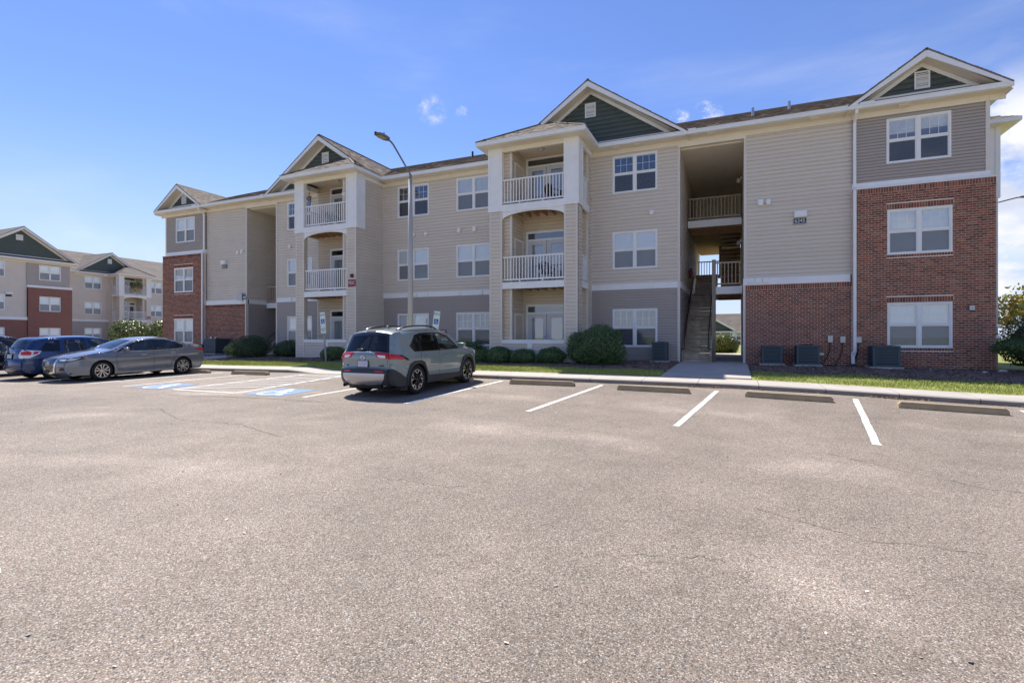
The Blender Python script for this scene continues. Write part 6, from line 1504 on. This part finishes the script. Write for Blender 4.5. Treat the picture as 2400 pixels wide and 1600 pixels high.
SUV = dict(name='suv', cat='suv', hw=.925, axles=(1.37, -1.32), ro=.41, rt=.38, rw=.378, tw=.235, rim='star', sill=.255, paint=SAGE, hi=True, cabin=(-1.7, 1.0, 1.05), mirror=(.82, 1.08), nose=6,
    top=[(2.14, .28), (2.28, .42), (2.31, .70), (2.25, .92), (2.02, 1.01), (1.6, 1.075), (1.16, 1.13), (.80, 1.36), (.40, 1.575), (.05, 1.65), (-.5, 1.68), (-1.2, 1.665), (-1.72, 1.62), (-1.94, 1.585), (-2.01, 1.54), (-2.05, 1.44), (-2.13, 1.24), (-2.17, 1.11), (-2.235, 1.06), (-2.25, .95), (-2.22, .76), (-2.29, .69), (-2.31, .48), (-2.16, .31)],
    plan=[(-2.4, .76), (-2.2, .86), (-1.9, .955), (-1.4, .995), (0, 1), (1.2, .99), (1.8, .95), (2.1, .86), (2.35, .68)],
    tum=[(0, .95), (.3, .985), (.6, 1.0), (.95, .995), (1.08, .965), (1.2, .925), (1.45, .84), (1.6, .775), (1.8, .72)], round=.075,
    crease=((-2.2, .96, -.6, .93, .022, .10), (.5, .95, 2.1, .86, .018, .08), (-1.0, .58, 1.0, .52, -.02, .10)), crown=[(-2.5, .10), (-2.0, .08), (-1.5, .05), (0, .06), (.6, .06), (1.2, .05), (2.0, .06), (2.4, .12)],
    handles=((.0, .90), (-.95, .93)),
    side=[('pillar_trim', [(.92, 1.075), (.36, 1.475), (.02, 1.555), (-.28, 1.575), (-.95, 1.565), (-1.22, 1.52), (-1.56, 1.25), (-1.42, 1.10), (-.3, 1.075)], GLOSSB, -.004),
          ('front_window', [(.80, 1.095), (.33, 1.44), (.02, 1.525), (-.20, 1.545), (-.18, 1.095)], CGLASS, 0.), ('rear_side_window', [(-.30, 1.095), (-.30, 1.545), (-.88, 1.535), (-1.0, 1.48), (-1.05, 1.11)], DGLASS, 0.), ('quarter_window', [(-1.12, 1.12), (-1.08, 1.49), (-1.20, 1.485), (-1.48, 1.25), (-1.40, 1.13)], DGLASS, 0.),
          ('sill_cladding', [(-1.0, .2), (-1.0, .42), (-.85, .455), (.80, .39), (1.0, .44), (1.0, .2)], CLADM, .016), ('arch_cladding', arch(1.37, .475, .375, True), CLADM, .026), ('arch_cladding', arch(-1.32, .475, .375, True), CLADM, .026),
          ('bumper_cladding', [(-2.5, .2), (-2.5, .72), (-2.2, .72), (-1.98, .60), (-1.78, .45), (-1.74, .2)], CLADM, .014), ('tail_lamp', [(-2.4, .965), (-2.4, 1.08), (-2.1, 1.07), (-1.97, 1.045), (-1.76, .925), (-2.05, .945)], REDL, .014), ('lamp_edge', [(-2.02, 1.045), (-1.94, 1.048), (-1.68, .905), (-1.78, .905)], GLOSSB, .015), ('headlamp', [(2.4, .80), (2.4, .93), (2.1, .95), (1.80, .98), (1.92, .84)], WHL, .006), ('front_cladding', [(2.4, .2), (2.4, .5), (2.15, .52), (1.9, .42), (1.86, .2)], CLADM, .014)],
    seams=[[(.93, .42), (.96, .95), (.90, 1.07)], [(-.26, .44), (-.24, 1.07)], [(-1.08, 1.09), (-1.20, .95), (-1.0, .70), (-.86, .46)], [(1.75, .98), (1.70, .9), (1.0, 1.06)]], strip=suv_strip, extra=suv_extra)
car(SUV, -8.40, 12.50, 90, 'sage green suv seen from behind, parked beside the hatched aisle')

# -- the gunmetal saloon
GUN = paint('gunmetal_paint', (.20, .215, .24), .45, .26)
def sed_strip(sF, sFz, sRz, hw, L):
    g = lambda q: q * hw
    out = [('windscreen', [(sF(1.02), g(-.86)), (sF(.30), g(-.84)), (sF(.30), g(.84)), (sF(1.02), g(.86))], CGLASS, -.004), ('rear_window', [(sRz(1.36), g(-.80)), (sRz(1.36), g(.80)), (sRz(1.13), g(.84)), (sRz(1.13), g(-.84))], DGLASS, -.003)]
    out.append(('grille_frame', [(sFz(.735), g(-.58)), (sFz(.74), g(.58)), (sFz(.50), g(.50)), (sFz(.33), g(.36)), (sFz(.33), g(-.36)), (sFz(.50), g(-.50))], CHROME, .016))
    out.append(('grille', [(sFz(.735), g(-.47)), (sFz(.735), g(.47)), (sFz(.52), g(.40)), (sFz(.385), g(.28)), (sFz(.385), g(-.28)), (sFz(.52), g(-.40))], GLOSSB, .012))
    out.append(('lower_intake', [(sFz(.27), g(-.6)), (sFz(.32), g(-.5)), (sFz(.32), g(.5)), (sFz(.27), g(.6))], CLADM, .004))
    for sg in (-1, 1):
        out.append(('headlamp', [(sFz(.655), g(.62 * sg)), (sFz(.705), g(.58 * sg)), (sFz(.775), g(1 * sg)), (sFz(.67), g(1 * sg))], GLOSSB, .006)); out.append(('lamp_lens', [(sFz(.675), g(.68 * sg)), (sFz(.70), g(.66 * sg)), (sFz(.745), g(.97 * sg)), (sFz(.69), g(.97 * sg))], WHL, .010))
        out.append(('fog_recess', [(sFz(.40), g(.72 * sg)), (sFz(.50), g(.80 * sg)), (sFz(.50), g(.98 * sg)), (sFz(.38), g(1 * sg))], CLADM, .004))
        out.append(('tail_lamp', [(sRz(.98), g(.55 * sg)), (sRz(.98), g(1 * sg)), (sRz(.86), g(1 * sg)), (sRz(.9), g(.6 * sg))], REDL, .008))
        for q in seam([(sF(1.1), g(.86 * sg)), (sFz(.76), g(.64 * sg))]): out.append(('panel_gap', q, UNDER, -.005))
    return out
def sed_extra(t, Wd, S, sF, sFz, sRz, hw):
    p = spt(S, sFz(.625), 0); q = MB(); q.tube([(0, .062 * math.cos(a), .062 * math.sin(a)) for a in np.linspace(0, 2 * math.pi, 23)], .010, 6, cap=False); q.box(-.008, .008, -.075, .075, -.012, .012); o = q.build('badge', CHROME, t, True); o.location = (p[0] + .03, 0, .625)
    for sg in (1, -1):
        P = [(x, on(Wd, x, z, sg) + sg * .006, z) for x, z in ((.98, 1.0), (.55, 1.225), (.10, 1.365), (-.4, 1.405), (-.85, 1.385), (-1.25, 1.28), (-1.50, 1.17))]; q = MB(); q.tube(P, .009, 6); q.build('window_chrome', CHROME, t, True)
        P = [(x, on(Wd, x, z, sg) + sg * .006, z) for x, z in ((.85, .965), (0, .975), (-.9, .99), (-1.42, 1.03), (-1.52, 1.13))]; q = MB(); q.tube(P, .008, 6); q.build('belt_chrome', CHROME, t, True)
        P = [(x, on(Wd, x, z, sg) + sg * .004, z) for x, z in ((2.12, .41), (2.2, .46))]
SED = dict(name='sedan', cat='sedan', hw=.925, axles=(1.40, -1.42), ro=.375, rt=.335, rw=.332, tw=.215, rim='blade', sill=.20, paint=GUN, hi=False, cabin=(-1.3, .95, .98), mirror=(.70, .96), nose=8, hmat=CHROME,
    top=[(2.20, .20), (2.36, .30), (2.415, .50), (2.39, .68), (2.28, .775), (2.0, .86), (1.5, .955), (1.06, 1.01), (.60, 1.23), (.15, 1.385), (-.4, 1.445), (-.9, 1.425), (-1.35, 1.315), (-1.75, 1.17), (-2.0, 1.125), (-2.34, 1.105), (-2.40, 1.04), (-2.42, .80), (-2.45, .60), (-2.42, .42), (-2.25, .28)],
    plan=[(-2.5, .80), (-2.2, .90), (-1.8, .965), (-1.3, 1.0), (0, 1), (1.3, .995), (1.8, .965), (2.1, .91), (2.45, .76)],
    tum=[(0, .95), (.25, .985), (.5, 1.0), (.8, .99), (.97, .955), (1.1, .90), (1.3, .80), (1.45, .73), (1.8, .7)], round=.07,
    crease=((-2.3, .86, 1.9, .76, .022, .045), (-1.1, .45, 1.0, .40, -.025, .09)), crown=[(-2.5, .10), (-2.0, .05), (-1.2, .06), (0, .06), (.6, .06), (1.1, .05), (2.0, .06), (2.25, .08), (2.5, .11)], handles=((.05, .83), (-1.02, .87)),
    side=[('pillar_trim', [(.93, .985), (.52, 1.215), (.12, 1.35), (-.38, 1.40), (-.85, 1.38), (-1.22, 1.275), (-1.48, 1.165), (-1.50, 1.10), (-1.38, 1.01), (-.4, .985)], GLOSSB, -.004), ('front_window', [(.84, 1.0), (.50, 1.195), (.12, 1.325), (-.28, 1.375), (-.26, .995)], CGLASS, 0.), ('rear_side_window', [(-.36, .995), (-.38, 1.375), (-.82, 1.355), (-1.10, 1.28), (-1.14, 1.02)], CGLASS, 0.), ('quarter_window', [(-1.19, 1.025), (-1.17, 1.265), (-1.42, 1.155), (-1.36, 1.035)], DGLASS, 0.),
          ('tail_lamp', [(-2.5, .88), (-2.5, 1.00), (-2.2, 1.01), (-1.92, .985), (-2.1, .93)], REDL, .008), ('headlamp', [(2.5, .65), (2.5, .755), (2.2, .80), (1.82, .855), (1.93, .76), (2.2, .695)], GLOSSB, .006), ('lamp_lens', [(2.46, .68), (2.46, .735), (2.2, .775), (1.98, .815), (2.2, .725)], WHL, .010), ('amber_lamp', [(1.82, .80), (1.95, .80), (1.97, .84), (1.84, .85)], AMBER, .010), ('rear_lower', [(-2.5, .2), (-2.5, .42), (-2.2, .36), (-2.1, .2)], CLADM, .006)],
    seams=[[(.92, .30), (.98, .75), (.90, .98)], [(-.30, .30), (-.31, .98)], [(-1.12, 1.0), (-1.18, .85), (-.98, .55), (-.92, .32)]], strip=sed_strip, extra=sed_extra)
car(SED, -20.92, 12.05, -90, 'gunmetal grey sedan parked nose out by the brick left end')

# -- the dark blue hatchback and the black car beyond it
NAVY = paint('navy_paint', (.006, .034, .125), .25, .2); BLK = paint('black_paint', (.006, .007, .010), .2, .2)
def hat_strip(sF, sFz, sRz, hw, L):
    g = lambda q: q * hw
    out = [('windscreen', [(sF(1.12), g(-.86)), (sF(.50), g(-.86)), (sF(.50), g(.86)), (sF(1.12), g(.86))], CGLASS, -.004), ('rear_window', [(sRz(1.39), g(-.76)), (sRz(1.39), g(.76)), (sRz(1.12), g(.84)), (sRz(1.08), g(.75)), (sRz(1.08), g(-.75)), (sRz(1.12), g(-.84))], CGLASS, -.003), ('grille', [(sFz(.5), g(-.5)), (sFz(.75), g(-.5)), (sFz(.75), g(.5)), (sFz(.5), g(.5))], GLOSSB, .004)]
    out.append(('plate_recess', [(sRz(.96), g(-.34)), (sRz(.96), g(.34)), (sRz(.76), g(.30)), (sRz(.76), g(-.30))], GLOSSB, -.004))
    for sg in (-1, 1):
        out.append(('lamp_housing', [(sRz(1.07), g(.80 * sg)), (sRz(1.05), g(1 * sg)), (sRz(.79), g(1 * sg)), (sRz(.78), g(.78 * sg)), (sRz(.86), g(.70 * sg))], WHL, .008)); out.append(('tail_lamp', [(sRz(1.02), g(.84 * sg)), (sRz(1.02), g(1 * sg)), (sRz(.90), g(1 * sg)), (sRz(.90), g(.80 * sg))], REDL, .012)); out.append(('headlamp', [(sFz(.62), g(.6 * sg)), (sFz(.78), g(.6 * sg)), (sFz(.82), g(1 * sg)), (sFz(.64), g(1 * sg))], WHL, .006))
        for q in seam([(sRz(1.05), g(.79 * sg)), (sRz(.70), g(.74 * sg))]): out.append(('panel_gap', q, UNDER, -.006))
    for q in seam([(sRz(.70), g(-.74)), (sRz(.70), g(.74))], .02): out.append(('panel_gap', q, UNDER, -.006))
    out.append(('lower_bumper', [(sRz(.36), g(-.85)), (sRz(.36), g(.85)), (L, g(.8)), (L, g(-.8))], CLADM, .004)); return out
def hat_extra(t, Wd, S, sF, sFz, sRz, hw):
    p = spt(S, sRz(.86), 0); lic(t, p[0] - .016, .86, R(6)); p = spt(S, sRz(1.0), 0); oval(t, p[0] - .012, 1.0, R(12), .055, .036); p0, p1 = spt(S, sRz(.975), -.45 * hw), spt(S, sRz(.975), .45 * hw); q = MB(); q.tube([p0 + (-.01, 0, 0), spt(S, sRz(.975), 0) + (-.02, 0, 0), p1 + (-.01, 0, 0)], .012, 6); q.build('tailgate_strip', CHROME, t, True)
    a = spt(S, sRz(1.09), 0); b = spt(S, sRz(1.12), .5 * hw); q = MB(); q.tube([a + (-.02, 0, 0), b + (-.025, 0, 0)], [.022, .010], 8); q.build('rear_wiper', BLACKM, t, True)
HAT = dict(name='hatchback', cat='hatchback', hw=.885, axles=(1.25, -1.34), ro=.365, rt=.325, rw=.318, tw=.205, rim='blade', sill=.22, paint=NAVY, hi=True, cabin=(-1.6, 1.0, 1.0), mirror=(.86, .98), nose=8,
    top=[(1.98, .22), (2.10, .36), (2.12, .62), (2.0, .80), (1.6, .93), (1.22, 1.02), (.75, 1.31), (.40, 1.47), (-.1, 1.545), (-.9, 1.54), (-1.55, 1.49), (-1.80, 1.44), (-1.86, 1.40), (-2.02, 1.12), (-2.09, 1.04), (-2.13, .85), (-2.14, .73), (-2.20, .66), (-2.21, .45), (-2.08, .28)],
    plan=[(-2.3, .74), (-2.1, .84), (-1.8, .945), (-1.3, .995), (0, 1), (1.2, .99), (1.7, .92), (2.0, .78), (2.2, .6)], tum=[(0, .95), (.3, .985), (.55, 1.0), (.85, .99), (1.0, .965), (1.15, .91), (1.4, .82), (1.55, .76), (1.8, .7)], round=.08,
    crease=((-2.0, .80, 1.6, .72, .014, .06), (-1.0, .42, 1.0, .40, -.018, .08)), crown=[(-2.5, .12), (-1.9, .10), (-1.4, .05), (0, .06), (1.2, .05), (1.9, .08), (2.3, .12)], handles=((.02, .86), (-.95, .88)),
    side=[('front_window', [(.92, 1.0), (.52, 1.30), (.22, 1.42), (-.18, 1.455), (-.16, .99)], CGLASS, -.003), ('rear_side_window', [(-.26, .99), (-.28, 1.455), (-.85, 1.445), (-.98, 1.40), (-1.02, 1.0)], CGLASS, -.003), ('quarter_window', [(-1.12, 1.02), (-1.10, 1.42), (-1.50, 1.36), (-1.74, 1.08), (-1.66, 1.04)], DGLASS, -.003),
          ('lamp_housing', [(-2.4, .78), (-2.4, 1.05), (-2.02, 1.085), (-1.68, 1.045), (-1.76, .93), (-2.0, .80)], WHL, .008), ('tail_lamp', [(-2.4, .90), (-2.4, 1.03), (-2.02, 1.05), (-1.94, .99), (-1.98, .90)], REDL, .012), ('tail_lamp', [(-1.92, .92), (-1.88, 1.03), (-1.74, 1.02), (-1.80, .94)], REDL, .012), ('headlamp', [(2.2, .62), (2.2, .80), (1.8, .90), (1.6, .88), (1.8, .68)], WHL, .006)],
    seams=[[(.95, .32), (1.0, .75), (.94, .98)], [(-.22, .32), (-.21, .98)], [(-1.05, 1.0), (-1.12, .85), (-.94, .55), (-.90, .34)], [(-2.3, .73), (-1.75, .70)]], strip=hat_strip, extra=hat_extra)
car(HAT, -23.15, 11.62, 90, 'dark blue hatchback seen from behind, left of the grey sedan', scale=.965)
car(dict(HAT, name='hatchback', paint=BLK), -26.55, 10.35, 90, 'black car cut off by the left edge of the photo')
